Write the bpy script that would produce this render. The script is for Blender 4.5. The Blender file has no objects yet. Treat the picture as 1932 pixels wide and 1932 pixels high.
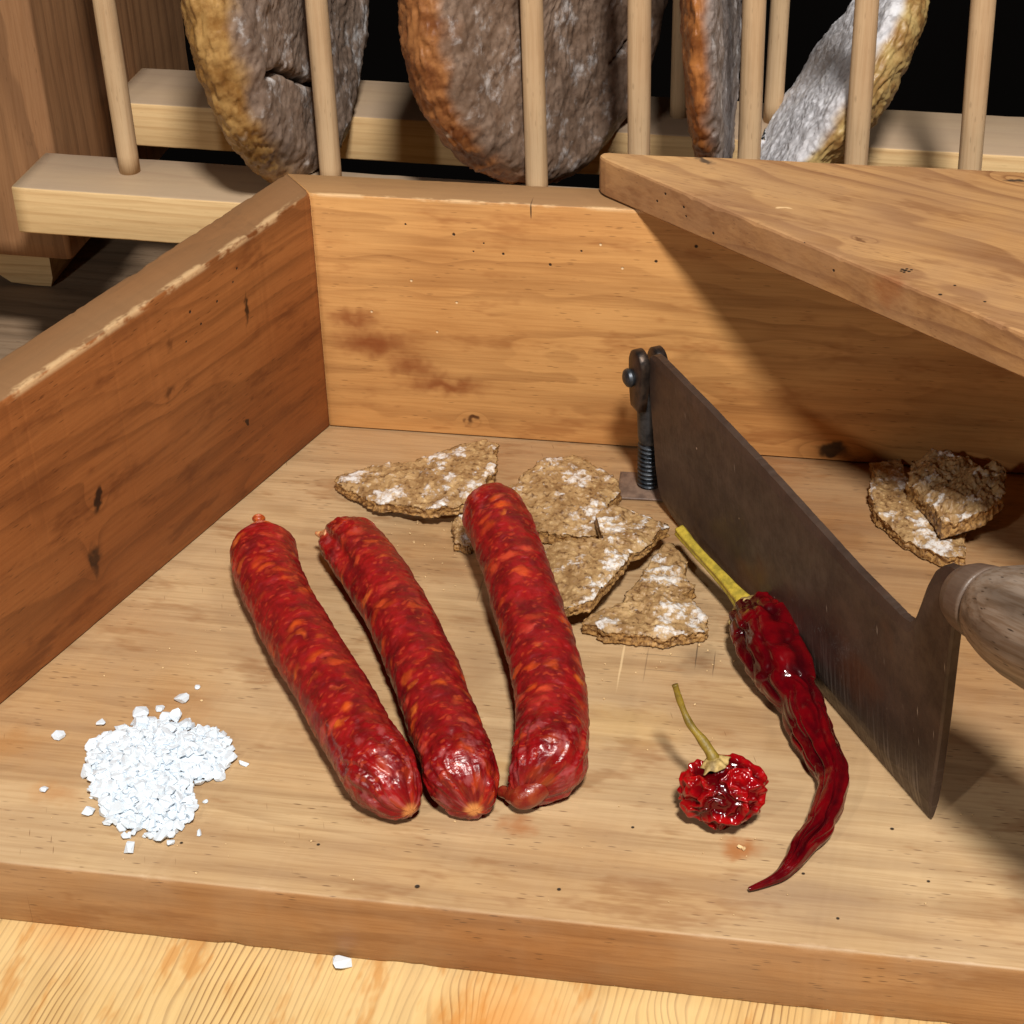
import bpy, bmesh, math, random
import numpy as np
from mathutils import Vector, Matrix

scene = bpy.context.scene
COL = scene.collection
rng = np.random.default_rng(7)
random.seed(7)

# ------------------------------------------------------------------ camera
cam_d = bpy.data.cameras.new("camera")
cam = bpy.data.objects.new("camera", cam_d)
COL.objects.link(cam)
cam.location = (0.18013543, -0.613376881, 0.385328814)
cam.rotation_euler = (0.977746684, 0.0192292943, 0.160864023)
cam_d.sensor_width = 36.0
cam_d.lens = 36.0 * 3538.05 / 1932.0
cam_d.clip_start = 0.01
cam_d.clip_end = 50.0
scene.camera = cam

# ------------------------------------------------------------------ world (a dim room, no sky)
world = bpy.data.worlds.new("World")
scene.world = world
world.use_nodes = True
bg = world.node_tree.nodes["Background"]
bg.inputs[0].default_value = (1.0, 0.86, 0.74, 1)
bg.inputs[1].default_value = 0.008

# ------------------------------------------------------------------ lamps of the room
AIM = Vector((0.10, -0.10, 0.02))
def lamp(name, direction, dist, size, power, color):
    ld = bpy.data.lights.new(name, 'AREA')
    ld.shape = 'DISK'; ld.size = size; ld.energy = power; ld.color = color
    o = bpy.data.objects.new(name, ld); COL.objects.link(o)
    d = Vector(direction).normalized()
    o.location = AIM + d * dist
    o.rotation_euler = d.to_track_quat('Z', 'Y').to_euler()
    return o
lamp("key_lamp",  (0.20, -0.62, 1.00), 1.5, 0.17, 28.0, (1.0, 0.955, 0.89))
lamp("left_lamp", (-0.74, -1.50, 1.00), 1.5, 0.08, 3.8, (1.0, 0.955, 0.89))
lamp("right_lamp", (0.55, 0.05, 1.00), 1.5, 0.26, 2.3, (1.0, 0.955, 0.89))

cy = scene.cycles
cy.max_bounces = 5; cy.diffuse_bounces = 3; cy.glossy_bounces = 2; cy.transmission_bounces = 2
cy.caustics_reflective = False; cy.caustics_refractive = False
vs = scene.view_settings
vs.view_transform = 'Standard'
vs.look = 'None'
vs.exposure = 0.0
vs.gamma = 1.0
vs.use_curve_mapping = False

# ================================================================== numpy noise
_perm = rng.permutation(256); _perm = np.concatenate([_perm, _perm, _perm])
_g = rng.normal(size=(256, 3)); _g /= np.linalg.norm(_g, axis=1)[:, None]
def perlin(p):
    p = np.asarray(p, float); i = np.floor(p).astype(int); f = p - i; i &= 255
    u = f * f * f * (f * (f * 6 - 15) + 10)
    out = 0
    for dx in (0, 1):
        wx = u[..., 0] if dx else 1 - u[..., 0]
        for dy in (0, 1):
            wy = u[..., 1] if dy else 1 - u[..., 1]
            for dz in (0, 1):
                wz = u[..., 2] if dz else 1 - u[..., 2]
                h = _perm[_perm[_perm[(i[..., 0] + dx) & 255] + ((i[..., 1] + dy) & 255)] + ((i[..., 2] + dz) & 255)]
                g = _g[h]
                out = out + wx * wy * wz * (g[..., 0] * (f[..., 0] - dx) + g[..., 1] * (f[..., 1] - dy) + g[..., 2] * (f[..., 2] - dz))
    return out * 1.6
def fbm(p, octv=4, gain=.5):
    a, s, o = 1.0, 0.0, 0.0
    p = np.asarray(p, float)
    for k in range(octv):
        o = o + a * perlin(p * 2 ** k + 17.3 * k); s += a; a *= gain
    return o / s * 1.3
def ridged(p, octv=3, gain=.5):
    a, s, o = 1.0, 0.0, 0.0
    p = np.asarray(p, float)
    for k in range(octv):
        o = o + a * (1 - np.abs(perlin(p * 2 ** k + 9.1 * k)) * 1.7); s += a; a *= gain
    return o / s
def softridge(p): return np.exp(-(perlin(p) / .20) ** 2)
def sstep(a, b, x):
    t = np.clip((x - a) / (b - a), 0, 1); return t * t * (3 - 2 * t)

# ================================================================== node helpers
class NT:
    def __init__(self, name):
        self.m = bpy.data.materials.new(name); self.m.use_nodes = True
        self.t = self.m.node_tree; self.t.nodes.clear()
        self.out = self.t.nodes.new('ShaderNodeOutputMaterial')
        self.b = self.t.nodes.new('ShaderNodeBsdfPrincipled')
        self.t.links.new(self.b.outputs[0], self.out.inputs[0])
    def n(self, t, **kw):
        nd = self.t.nodes.new(t)
        for k, v in kw.items(): setattr(nd, k, v)
        return nd
    def put(self, sock, v):
        if isinstance(v, bpy.types.NodeSocket): self.t.links.new(v, sock)
        elif v is not None:
            if sock.type == 'RGBA' and len(v) == 3: v = (*v, 1)
            sock.default_value = v
    def set(self, **kw):
        for k, v in kw.items(): self.put(self.b.inputs[k.replace('_', ' ')], v)
    def obj(self): return self.n('ShaderNodeTexCoord').outputs['Object']
    def attr(self, name): return self.n('ShaderNodeAttribute', attribute_name=name)
    def math(self, op, a, b=None, c=None, clamp=False):
        nd = self.n('ShaderNodeMath', operation=op, use_clamp=clamp)
        self.put(nd.inputs[0], a); self.put(nd.inputs[1], b)
        if c is not None: self.put(nd.inputs[2], c)
        return nd.outputs[0]
    def vm(self, op, a, b=None):
        nd = self.n('ShaderNodeVectorMath', operation=op)
        self.put(nd.inputs[0], a)
        if b is not None: self.put(nd.inputs[1], b)
        return nd.outputs['Value'] if op in ('LENGTH', 'DOT_PRODUCT', 'DISTANCE') else nd.outputs[0]
    def sep(self, v): return self.n('ShaderNodeSeparateXYZ'), v
    def xyz(self, v):
        nd = self.n('ShaderNodeSeparateXYZ'); self.put(nd.inputs[0], v); return nd.outputs
    def comb(self, x, y, z):
        nd = self.n('ShaderNodeCombineXYZ')
        for i, v in enumerate((x, y, z)): self.put(nd.inputs[i], v)
        return nd.outputs[0]
    def noise(self, v, scale, detail=4, rough=.55, dist=0.0):
        nd = self.n('ShaderNodeTexNoise')
        self.put(nd.inputs['Vector'], v)
        nd.inputs['Scale'].default_value = scale; nd.inputs['Detail'].default_value = detail
        nd.inputs['Roughness'].default_value = rough; nd.inputs['Distortion'].default_value = dist
        return nd.outputs['Fac']
    def noisec(self, v, scale, detail=2):
        nd = self.n('ShaderNodeTexNoise')
        self.put(nd.inputs['Vector'], v); nd.inputs['Scale'].default_value = scale; nd.inputs['Detail'].default_value = detail
        return nd.outputs['Color']
    def voro(self, v, scale, feature='F1', smooth=None):
        nd = self.n('ShaderNodeTexVoronoi', feature=feature)
        self.put(nd.inputs['Vector'], v); nd.inputs['Scale'].default_value = scale
        if smooth is not None and feature == 'SMOOTH_F1': nd.inputs['Smoothness'].default_value = smooth
        return nd
    def rng(self, v, a, b, c=0.0, d=1.0, smooth=True):
        nd = self.n('ShaderNodeMapRange', interpolation_type='SMOOTHSTEP' if smooth else 'LINEAR')
        self.put(nd.inputs[0], v)
        for i, q in enumerate((a, b, c, d)): nd.inputs[i + 1].default_value = q
        return nd.outputs[0]
    def mix(self, f, a, b, mode='MIX'):
        nd = self.n('ShaderNodeMix', data_type='RGBA', blend_type=mode)
        self.put(nd.inputs[0], f); self.put(nd.inputs[6], a); self.put(nd.inputs[7], b)
        return nd.outputs[2]
    def bump(self, h, dist, strength=1.0, normal=None):
        nd = self.n('ShaderNodeBump')
        nd.inputs['Strength'].default_value = strength; nd.inputs['Distance'].default_value = dist
        self.put(nd.inputs['Height'], h)
        if normal is not None: self.put(nd.inputs['Normal'], normal)
        return nd.outputs[0]

def lin(r, g, b):
    f = lambda c: (c / 255 / 12.92) if c / 255 <= .04045 else ((c / 255 + .055) / 1.055) ** 2.4
    return (f(r), f(g), f(b))

def wood(name, light, dark, ring_gap=.006, pith=(0.02, -0.05), tilt=(0.12, 0.05), contrast=.55, warp=.004,
         grey=None, grey_amt=0.0, spots=(), rough=.55, fibre=1.0, blotch=.35, dirt=None, dirt_amt=0.0, sharp=.55, pores=.3, marks=0.0, dust_toplight=None, dust_toplight_amt=0.0, edge=None, topgain=None, worn=None):
    """grain runs along local X; spots = (pos, radii, colour, strength, softness)"""
    N = NT(name); P = N.obj(); X, Y, Z = N.xyz(P)
    stretch = N.vm('MULTIPLY', P, (.12, 1, 1))
    wv = N.math('MULTIPLY', N.math('SUBTRACT', N.noise(stretch, 28, 2), .5), warp * 5)
    wv2 = N.math('MULTIPLY', N.math('SUBTRACT', N.noise(N.vm('MULTIPLY', P, (.45, 1, 1)), 60, 1), .5), warp * 1.1)
    # swirl the rings round the knots
    Yw = N.math('ADD', Y, N.math('MULTIPLY', X, tilt[0])); Zw = N.math('ADD', Z, N.math('MULTIPLY', X, tilt[1]))
    q = N.comb(0.0, N.math('SUBTRACT', Yw, pith[0]), N.math('SUBTRACT', Zw, pith[1]))
    r = N.math('ADD', N.vm('LENGTH', q), N.math('ADD', wv, wv2))
    knotsum = None
    for s in spots:
        if len(s) > 5 and s[5]:
            d = N.vm('LENGTH', N.vm('DIVIDE', N.vm('SUBTRACT', P, s[0]), tuple(x * 2.6 for x in s[1])))
            k = N.math('MULTIPLY', N.rng(d, 1.0, 0.0), ring_gap * s[5])
            knotsum = k if knotsum is None else N.math('ADD', knotsum, k)
    if knotsum is not None: r = N.math('ADD', r, knotsum)
    fr = N.math('FRACT', N.math('DIVIDE', r, ring_gap))
    late = N.math('MULTIPLY', N.rng(fr, sharp, .93), N.rng(fr, 1.0, .95))
    patch = N.rng(N.noise(stretch, 45, 1), .3, .7, .35, 1.0)
    late = N.math('MULTIPLY', late, patch)
    fib = N.noise(N.vm('MULTIPLY', P, (34, 950, 950)), 1.0, 2, .65)
    fib2 = N.noise(N.vm('MULTIPLY', P, (6, 130, 130)), 1.0, 2, .6)
    big = N.noise(N.vm('MULTIPLY', P, (.5, 1, 1)), 14, 3)
    c = N.mix(N.math('MULTIPLY', late, contrast), light, dark)
    c = N.mix(N.math('MULTIPLY', N.rng(fib2, .46, .66), .30 * fibre), c, dark)
    c = N.mix(N.math('MULTIPLY', N.rng(fib, .42, .64), .42 * fibre), c, N.mix(1.0, c, (.74, .66, .58), 'MULTIPLY'))
    c = N.mix(N.math('MULTIPLY', N.rng(big, .43, .66), blotch), c, N.mix(1.0, c, (.76, .62, .48), 'MULTIPLY'))
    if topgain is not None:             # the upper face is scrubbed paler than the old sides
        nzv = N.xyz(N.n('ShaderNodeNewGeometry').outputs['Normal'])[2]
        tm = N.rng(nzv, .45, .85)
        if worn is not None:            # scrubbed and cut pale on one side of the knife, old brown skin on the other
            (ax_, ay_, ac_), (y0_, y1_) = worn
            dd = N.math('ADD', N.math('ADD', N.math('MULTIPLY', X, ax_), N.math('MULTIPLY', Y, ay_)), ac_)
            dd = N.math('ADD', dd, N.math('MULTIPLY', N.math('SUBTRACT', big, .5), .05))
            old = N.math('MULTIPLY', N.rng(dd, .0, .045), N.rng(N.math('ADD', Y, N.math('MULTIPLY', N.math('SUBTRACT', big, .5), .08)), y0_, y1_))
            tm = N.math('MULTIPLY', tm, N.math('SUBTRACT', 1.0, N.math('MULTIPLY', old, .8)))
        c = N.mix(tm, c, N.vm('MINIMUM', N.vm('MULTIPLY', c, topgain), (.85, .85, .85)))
    if pores > 0:   # short dark flecks along the grain
        v = N.voro(N.vm('MULTIPLY', P, (120, 760, 760)), 1.0)
        fl = N.math('MULTIPLY', N.rng(v.outputs['Distance'], .22, .08), N.rng(N.noise(P, 40, 0), .46, .58))
        c = N.mix(N.math('MULTIPLY', fl, pores), c, N.mix(1.0, dark, (.35, .3, .25), 'MULTIPLY'))
    if grey is not None:
        gm = N.math('MULTIPLY', N.rng(N.noise(P, 30, 3, .65), .25, .7), grey_amt)
        c = N.mix(gm, c, grey)
    if dirt is not None:
        dm = N.math('MULTIPLY', N.rng(N.noise(N.vm('MULTIPLY', P, (.3, 1, 1)), 62, 4, .75), .53, .66), dirt_amt)
        c = N.mix(dm, c, dirt)
    if marks > 0:   # fine knife scratches across the board
        pr = N.n('ShaderNodeVectorRotate', rotation_type='Z_AXIS'); N.put(pr.inputs['Vector'], P); pr.inputs['Angle'].default_value = 1.25
        sc = N.voro(N.vm('MULTIPLY', pr.outputs[0], (45, 700, 5)), 1.0)
        ms = N.math('MULTIPLY', N.rng(sc.outputs['Distance'], .10, .03), N.rng(N.noise(P, 22, 2), .54, .66))
        c = N.mix(N.math('MULTIPLY', ms, marks), c, N.mix(1.0, dark, (.5, .42, .36), 'MULTIPLY'))
    if dust_toplight is not None:                # upper faces: dusty on walls, dim cool light painted in on rails
        nzv = N.xyz(N.n('ShaderNodeNewGeometry').outputs['Normal'])[2]
        c = N.mix(N.math('MULTIPLY', N.math('MULTIPLY', N.rng(nzv, .55, .85), dust_toplight_amt), N.rng(big, .2, .6, .7, 1.0)), c, dust_toplight)
    if edge is not None:                # fresh pale wood where the inner top edge has splintered
        zt, yb, wid, col, amt = edge
        em = N.math('MULTIPLY', N.rng(N.math('ADD', N.math('ABSOLUTE', N.math('SUBTRACT', Y, yb)), N.math('ABSOLUTE', N.math('SUBTRACT', Z, zt))), wid, wid * .35),
                    N.rng(N.noise(N.vm('MULTIPLY', P, (.5, 1, 1)), 90, 4, .7), .44, .56))
        c = N.mix(N.math('MULTIPLY', em, amt), c, col)
    wob = N.vm('MULTIPLY', N.vm('SUBTRACT', N.noisec(P, 160, 2), (.5, .5, .5)), (.011, .011, .011))
    holes = None
    for s in spots:
        soft = s[4]
        w = (wob if max(s[1]) > .003 and min(s[1]) > .0008 else N.vm('MULTIPLY', wob, (.03, .03, .03)))
        d = N.vm('LENGTH', N.vm('DIVIDE', N.vm('SUBTRACT', N.vm('ADD', P, w), s[0]), s[1]))
        msk = N.math('MULTIPLY', N.rng(d, 1.0, 1.0 - soft), s[3])
        c = N.mix(msk, c, s[2])
        if max(s[1]) < .0025:
            holes = msk if holes is None else N.math('MAXIMUM', holes, msk)
    h = N.math('ADD', N.math('MULTIPLY', fib, .6), N.math('MULTIPLY', N.noise(P, 220, 1), .6))
    if holes is not None: h = N.math('SUBTRACT', h, N.math('MULTIPLY', holes, 3.0))
    N.set(Base_Color=c, Roughness=N.rng(big, .3, .7, rough - .06, rough + .1), Normal=N.bump(h, .00025, .55))
    N.b.inputs['Specular IOR Level'].default_value = .35
    return N.m

# ================================================================== object helpers
def thing(name, label, cat, loc, rotz=0.0, group=None):
    o = bpy.data.objects.new(name, None); COL.objects.link(o)
    o.empty_display_size = .01
    o.location = loc; o.rotation_euler = (0, 0, rotz)
    tag(o, label, cat, group); return o
def tag(o, label=None, cat=None, group=None, kind=None):
    if label: o['label'] = label
    if cat: o['category'] = cat
    if group: o['group'] = group
    if kind: o['kind'] = kind
    return o
def mesh_obj(name, verts, faces, mat, parent=None, M=None, smooth=True, attrs=None):
    me = bpy.data.meshes.new(name)
    v = np.asarray(verts, float)
    me.from_pydata(v.tolist(), [], [tuple(int(i) for i in f) for f in faces])
    for k, a in (attrs or {}).items():
        a = np.asarray(a, np.float32)
        if a.ndim == 1:
            at = me.attributes.new(k, 'FLOAT', 'POINT'); at.data.foreach_set('value', a)
        else:
            at = me.attributes.new(k, 'FLOAT_VECTOR', 'POINT'); at.data.foreach_set('vector', a.ravel())
    bm = bmesh.new(); bm.from_mesh(me)
    bmesh.ops.recalc_face_normals(bm, faces=bm.faces); bm.to_mesh(me); bm.free()
    me.polygons.foreach_set('use_smooth', [smooth] * len(me.polygons))
    me.materials.append(mat)
    o = bpy.data.objects.new(name, me); COL.objects.link(o)
    if M is not None: o.matrix_world = M
    if parent is not None:
        pm = Matrix.Translation(parent.location) @ parent.rotation_euler.to_matrix().to_4x4() if parent.type == 'EMPTY' else parent.matrix_basis.copy()
        if parent.parent is not None and parent.type != 'EMPTY':
            pp = parent.parent
            pm = Matrix.Translation(pp.location) @ pp.rotation_euler.to_matrix().to_4x4() @ parent.matrix_basis
        o.parent = parent
        o.matrix_basis = pm.inverted() @ (M if M is not None else Matrix.Identity(4))
    return o
def tube_faces(n, m, cap=True):
    f = []
    for i in range(n - 1):
        for j in range(m):
            k = (j + 1) % m
            f.append((i * m + j, i * m + k, (i + 1) * m + k, (i + 1) * m + j))
    if cap: f += [tuple(range(m))[::-1], tuple((n - 1) * m + j for j in range(m))]
    return f
def board_mesh(L, W, T, seg=60, bev=.001, chip=.0, k0=0.0, k1=0.0, seed=0, corners=(1, 1, 1, 1), warp=0.0):
    """x along the length, y width, z thickness; corner bevels uneven along the length.
    corners = relative bevel of (y0z0, y1z0, y1z1, y0z1); k0/k1 shear the ends with y."""
    xs = np.linspace(0, L, seg + 1); rows = []
    cs = [(0, 0, 1, 1), (W, 0, -1, 1), (W, T, -1, -1), (0, T, 1, -1)]
    for q, (cy, cz, sy, sz) in enumerate(cs):
        n1 = fbm(np.stack([xs * 70, xs * 0 + q * 5.3 + seed, xs * 0], -1), 4, .6)
        n2 = fbm(np.stack([xs * 300, xs * 0 + q * 3.1 + seed, xs * 0 + 4], -1), 3, .6)
        b = bev * corners[q] * (1 + .5 * n1) + chip * corners[q] * (np.clip(n1 - .12, 0, 1) * 1.6 + np.clip(n2 - .2, 0, 1) * .8)
        b = np.clip(b, .0002, min(W, T) * .45)
        first_y = (q in (1, 3))
        pts = []
        for t in (0, .5, 1):
            # quarter bevel, t from the incoming edge to the outgoing edge
            a = t * math.pi / 2
            ca, sa = 1 - math.sin(a), 1 - math.cos(a)
            if q in (0, 2): oy, oz = sa * b, ca * b      # arriving along z edge, leaving along y edge
            else: oy, oz = ca * b, sa * b
            pts.append(np.stack([xs, cy + sy * oy, cz + sz * oz], -1))
        rows += pts
    V = np.stack(rows, 1)                                # seg+1, 12, 3
    y = V[..., 1]; s = V[..., 0] / L
    V[..., 0] += (1 - s) * k0 * y + s * k1 * y
    if warp: V[..., 2] += warp * fbm(np.stack([V[..., 0] * 9, V[..., 1] * 9, V[..., 2] * 0 + seed], -1), 2)
    return V.reshape(-1, 3), tube_faces(seg + 1, 12)
def frame(loc, ex, ez=(0, 0, 1)):
    ex = Vector(ex).normalized(); ez = Vector(ez)
    ez = (ez - ex * ez.dot(ex)).normalized(); ey = ez.cross(ex)
    M = Matrix((ex, ey, ez)).transposed().to_4x4(); M.translation = Vector(loc); return M
def cr_spline(pts, n, dens=None):
    P = np.asarray(pts, float); P = np.vstack([2 * P[0] - P[1], P, 2 * P[-1] - P[-2]])
    out = []
    for i in range(1, len(P) - 2):
        t = np.linspace(0, 1, 40, endpoint=False)[:, None]
        a, b, c, d = P[i - 1], P[i], P[i + 1], P[i + 2]
        out.append(.5 * ((2 * b) + (-a + c) * t + (2 * a - 5 * b + 4 * c - d) * t ** 2 + (-a + 3 * b - 3 * c + d) * t ** 3))
    C = np.vstack(out + [P[-2][None]])
    l = np.concatenate([[0], np.cumsum(np.linalg.norm(np.diff(C[:, :3], axis=0), axis=1))])
    u = np.linspace(0, 1, n) if dens is None else dens
    return np.stack([np.interp(u * l[-1], l, C[:, k]) for k in range(C.shape[1])], -1), u * l[-1], l[-1]
def end_dense(n):
    t = np.linspace(0, math.pi, n); return .55 * (1 - np.cos(t)) / 2 + .45 * np.linspace(0, 1, n)
def sweep(C, R, m, up=(0, 0, 1)):
    """returns centre frames: positions ring (n,m,3), normals, phi"""
    T = np.gradient(C, axis=0); T /= np.linalg.norm(T, axis=1)[:, None]
    up = np.array(up, float)
    A = np.cross(T, up); A /= np.linalg.norm(A, axis=1)[:, None]      # sideways
    B = np.cross(A, T)
    phi = np.linspace(0, 2 * math.pi, m, endpoint=False)
    Nn = A[:, None] * np.cos(phi)[None, :, None] + B[:, None] * np.sin(phi)[None, :, None]
    return C[:, None] + Nn * np.asarray(R)[:, None, None], Nn, phi
def lathe(profile, m=48):
    """profile of (x along axis, r) -> verts, faces about local X"""
    a = np.linspace(0, 2 * math.pi, m, endpoint=False)
    V = np.array([[(x, r * math.cos(t), r * math.sin(t)) for t in a] for x, r in profile])
    return V.reshape(-1, 3), tube_faces(len(profile), m)

# ================================================================== materials
DARK = (.012, .008, .006)
def hole(p, r=.0007): return (p, (r, r, r), DARK, .95, .45)
TAN, TAN_D = lin(178, 134, 88), lin(126, 84, 48)
AMB, AMB_D = lin(216, 162, 100), lin(132, 80, 40)
STAIN = lin(132, 62, 26)

floor_spots = [((.2160, .116, .0245), (.004, .03, .01), lin(166, 128, 84), .5, .8),
    ((.2380, .1185, .0245), (.0005, .02, .01), lin(226, 196, 150), .7, .6),
    ((.262, .122, .0245), (.010, .012, .01), lin(70, 55, 45), .35, .9),
    ((.2814, .0357, .0245), (.009, .006, .01), lin(158, 92, 38), .75, .9),
    ((.2162, .0354, .0245), (.009, .007, .01), lin(158, 92, 42), .6, .9),
    ((.075, .030, .0245), (.012, .008, .01), lin(170, 112, 58), .5, .9),
    ((.100, .075, .0245), (.02, .02, .01), lin(165, 116, 70), .4, .9),
    ((.19, .10, .0245), (.012, .02, .01), lin(140, 105, 75), .4, .9),
    ((.262, .126, .0245), (.0003, .012, .01), lin(58, 46, 38), .6, .5), ((.268, .120, .0245), (.00025, .008, .01), lin(58, 46, 38), .55, .5),
    ((.250, .122, .0245), (.012, .0003, .01), lin(84, 66, 50), .45, .5), ((.246, .117, .0245), (.00025, .012, .01), lin(84, 66, 50), .4, .5), ((.252, .114, .0245), (.010, .00025, .01), lin(84, 66, 50), .4, .5),
    ((.185, .150, .0245), (.0004, .010, .01), lin(74, 56, 42), .4, .6), ((.192, .146, .0245), (.0004, .011, .01), lin(74, 56, 42), .35, .6),
    ((.150, .205, .0245), (.045, .020, .01), lin(168, 132, 96), .45, .95), ((.060, .120, .0245), (.040, .018, .01), lin(166, 124, 84), .45, .95),
    ((.205, .060, .0245), (.030, .010, .01), lin(222, 184, 122), .3, .95), ((.240, .085, .0245), (.030, .014, .01), lin(222, 184, 118), .3, .95),
    ((.300, .018, .0245), (.040, .012, .01), lin(150, 122, 98), .45, .95), ((.120, .022, .0245), (.035, .008, .01), lin(150, 112, 76), .4, .95), ((.05, .05, .0245), (.02, .012, .01), lin(172, 120, 66), .5, .95),
    hole((.058, .0125, .0245)), hole((.192, .0075, .0245), .0009), hole((.16, .02, .0245), .0006), hole((.232, .012, .0245)),
    hole((.30, .028, .0245), .0006), hole((.325, .05, .0245), .0007), hole((.28, .07, .0245), .0006), hole((.31, .012, .0245), .0006),
    hole((.335, .03, .0245), .0006), hole((.25, .04, .0245), .0006), hole((.12, .015, .0245), .0006), hole((.355, .001, .016), .0011)]
M_floor = wood("tray_floor_wood", TAN, TAN_D, ring_gap=.011, pith=(.12, -.09), tilt=(.10, .02), contrast=.30, warp=.007,
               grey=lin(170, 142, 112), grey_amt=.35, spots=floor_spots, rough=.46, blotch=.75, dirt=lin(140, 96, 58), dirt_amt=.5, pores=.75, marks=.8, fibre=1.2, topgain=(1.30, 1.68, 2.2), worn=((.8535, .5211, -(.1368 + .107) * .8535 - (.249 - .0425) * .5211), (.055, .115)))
back_spots = [((.0191, 0, .0383), (.022, .01, .008), STAIN, .8, .95), ((.0474, 0, .0217), (.021, .01, .006), STAIN, .8, .95),
    ((.012, 0, .0480), (.016, .01, .007), STAIN, .75, .95), ((.034, 0, .029), (.014, .01, .006), STAIN, .7, .95),
    ((.0573, 0, .0064), (.0028, .004, .0022), lin(70, 36, 18), .85, .6, 1.5), ((.1962, 0, .0049), (.009, .004, .0045), lin(22, 14, 10), .9, .6, 2.0),
    ((.0816, 0, .097), (.0004, .01, .004), DARK, .8, .5),
    ((.13, 0, .035), (.016, .01, .008), lin(168, 104, 52), .35, .9, .6)]
for x, z, r in ((.0529, .0859, .0007), (.0711, .0791, .0006), (.0885, .0758, .0007), (.1272, .0795, .0007), (.1415, .0864, .0008), (.035, .089, .0005), (.060, .0795, .0004), (.064, .083, .0004), (.1, .082, .0005)):
    back_spots.append(hole((x, 0, z), r))
for x, z in ((.036, .066), (.053, .058), (.107, .085), (.02, .052), (.045, .045), (.115, .076)):
    back_spots.append(((x, 0, z), (.0006,) * 3, lin(240, 210, 165), .9, .5))
M_back = wood("tray_back_wood", AMB, AMB_D, ring_gap=.0085, pith=(.05, .045), tilt=(0.03, .06), contrast=.34, warp=.010, spots=back_spots,
              rough=.5, blotch=.6, pores=.4, fibre=.9, dust_toplight=lin(144, 112, 80), dust_toplight_amt=.85, edge=(.0994, 0, .0016, lin(222, 184, 136), .7), dirt=lin(150, 88, 42), dirt_amt=.4)
left_spots = [((.2640 - .0443, 0, .0728), (.0014, .01, .010), lin(30, 15, 8), .9, .8), ((.264 - .1336, 0, .0440), (.0030, .01, .0052), lin(24, 12, 7), .92, .6, .7),
    ((.264 - .1397, 0, .0230), (.0030, .01, .0085), lin(34, 16, 8), .85, .8, .7), ((.264 - .0516, 0, .0299), (.0012, .01, .0018), lin(30, 15, 8), .9, .5),
    ((.264 - .0877, 0, .0802), (.002, .01, .005), lin(70, 34, 16), .5, .8), ((.264 - .0912, 0, .0624), (.005, .01, .003), lin(60, 28, 12), .7, .9, .6), ((.264 - .16, 0, .06), (.02, .01, .012), lin(90, 44, 18), .4, .9)]
for s_, z_, r_ in ((.06, .083, .0006), (.075, .086, .0007), (.07, .079, .0006), (.079, .0765, .0005), (.047, .09, .0006), (.05, .086, .0005)):
    left_spots.append(hole((.264 - s_, 0, z_), r_))
M_left = wood("tray_left_wood", lin(158, 98, 52), lin(80, 40, 18), ring_gap=.010, pith=(-.02, .02), tilt=(.04, .10), contrast=.35, warp=.008, spots=left_spots, rough=.5, blotch=.6, pores=.5, fibre=1.0, dust_toplight=lin(138, 106, 74), dust_toplight_amt=.85, edge=(.0994, 0, .0030, lin(214, 178, 132), .75), dirt=lin(92, 44, 18), dirt_amt=.5)
def lidl(x, y, z=.0145):
    c, n = math.cos(.35), math.sin(.35); dx, dy = x - .1064, y - .0140
    return (dx * c - dy * n, dx * n + dy * c, z)
lid_spots = [(lidl(.1426, .0117), (.006, .0022, .01), lin(60, 54, 50), .85, .7), (lidl(.2507, .008), (.005, .0025, .01), lin(50, 44, 40), .9, .7, 1.5),
    (lidl(.1992, -.0458), (.003, .0014, .01), lin(110, 72, 44), .8, .6, 1.5), (lidl(.1731, -.0258), (.003, .0012, .01), lin(236, 200, 150), .8, .6),
    (lidl(.206, -.074, .010), (.010, .010, .008), lin(140, 70, 30), .5, .9)]
for x_, y_, r_ in ((.2121, -.0667, .0009), (.2133, -.0672, .0007), (.2112, -.0660, .0007), (.2127, -.0655, .0006), (.2109, -.0673, .0006), (.2118, -.0680, .0006), (.2141, -.0660, .0006), (.2273, -.0752, .0006), (.2226, -.0819, .0008), (.18, -.05, .0005), (.236, -.085, .0006)):
    lid_spots.append(hole(lidl(x_, y_), r_))
for x_, z_, r_ in ((.131, .011, .0006), (.128, .007, .0006), (.138, .009, .0006), (.139, .006, .0005), (.149, .004, .0006), (.19, .009, .0006)):
    lid_spots.append(hole(lidl(x_, .0086 - (x_ - .1078) * .8157, z_), r_))
M_lid = wood("shelf_wood", lin(188, 142, 92), lin(112, 66, 38), ring_gap=.013, pith=(-.03, -.022), tilt=(.16, .07), contrast=.6, warp=.008, grey=lin(160, 122, 90), grey_amt=.5,
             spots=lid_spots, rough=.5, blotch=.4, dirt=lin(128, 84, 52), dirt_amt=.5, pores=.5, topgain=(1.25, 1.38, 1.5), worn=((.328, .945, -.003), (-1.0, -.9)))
M_pine = wood("pale_pine", lin(226, 192, 140), lin(186, 142, 92), ring_gap=.0045, pith=(.008, -.03), tilt=(.01, .015), contrast=.5, warp=.002, rough=.62, blotch=.15, fibre=.7, pores=.15, dust_toplight=lin(160, 140, 122), dust_toplight_amt=.85)  # grey rail tops: cooler, dimmer light put into the colour
M_dowel = wood("dowel_beech", lin(206, 176, 138), lin(164, 128, 94), ring_gap=.0035, pith=(.002, -.008), tilt=(.02, .02), contrast=.4, warp=.001, rough=.6, blotch=.2, pores=.3)
M_panel = wood("side_panel_wood", lin(150, 110, 76), lin(86, 56, 36), ring_gap=.009, pith=(.02, -.03), tilt=(.03, .03), contrast=.55, warp=.004, rough=.6)
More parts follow.
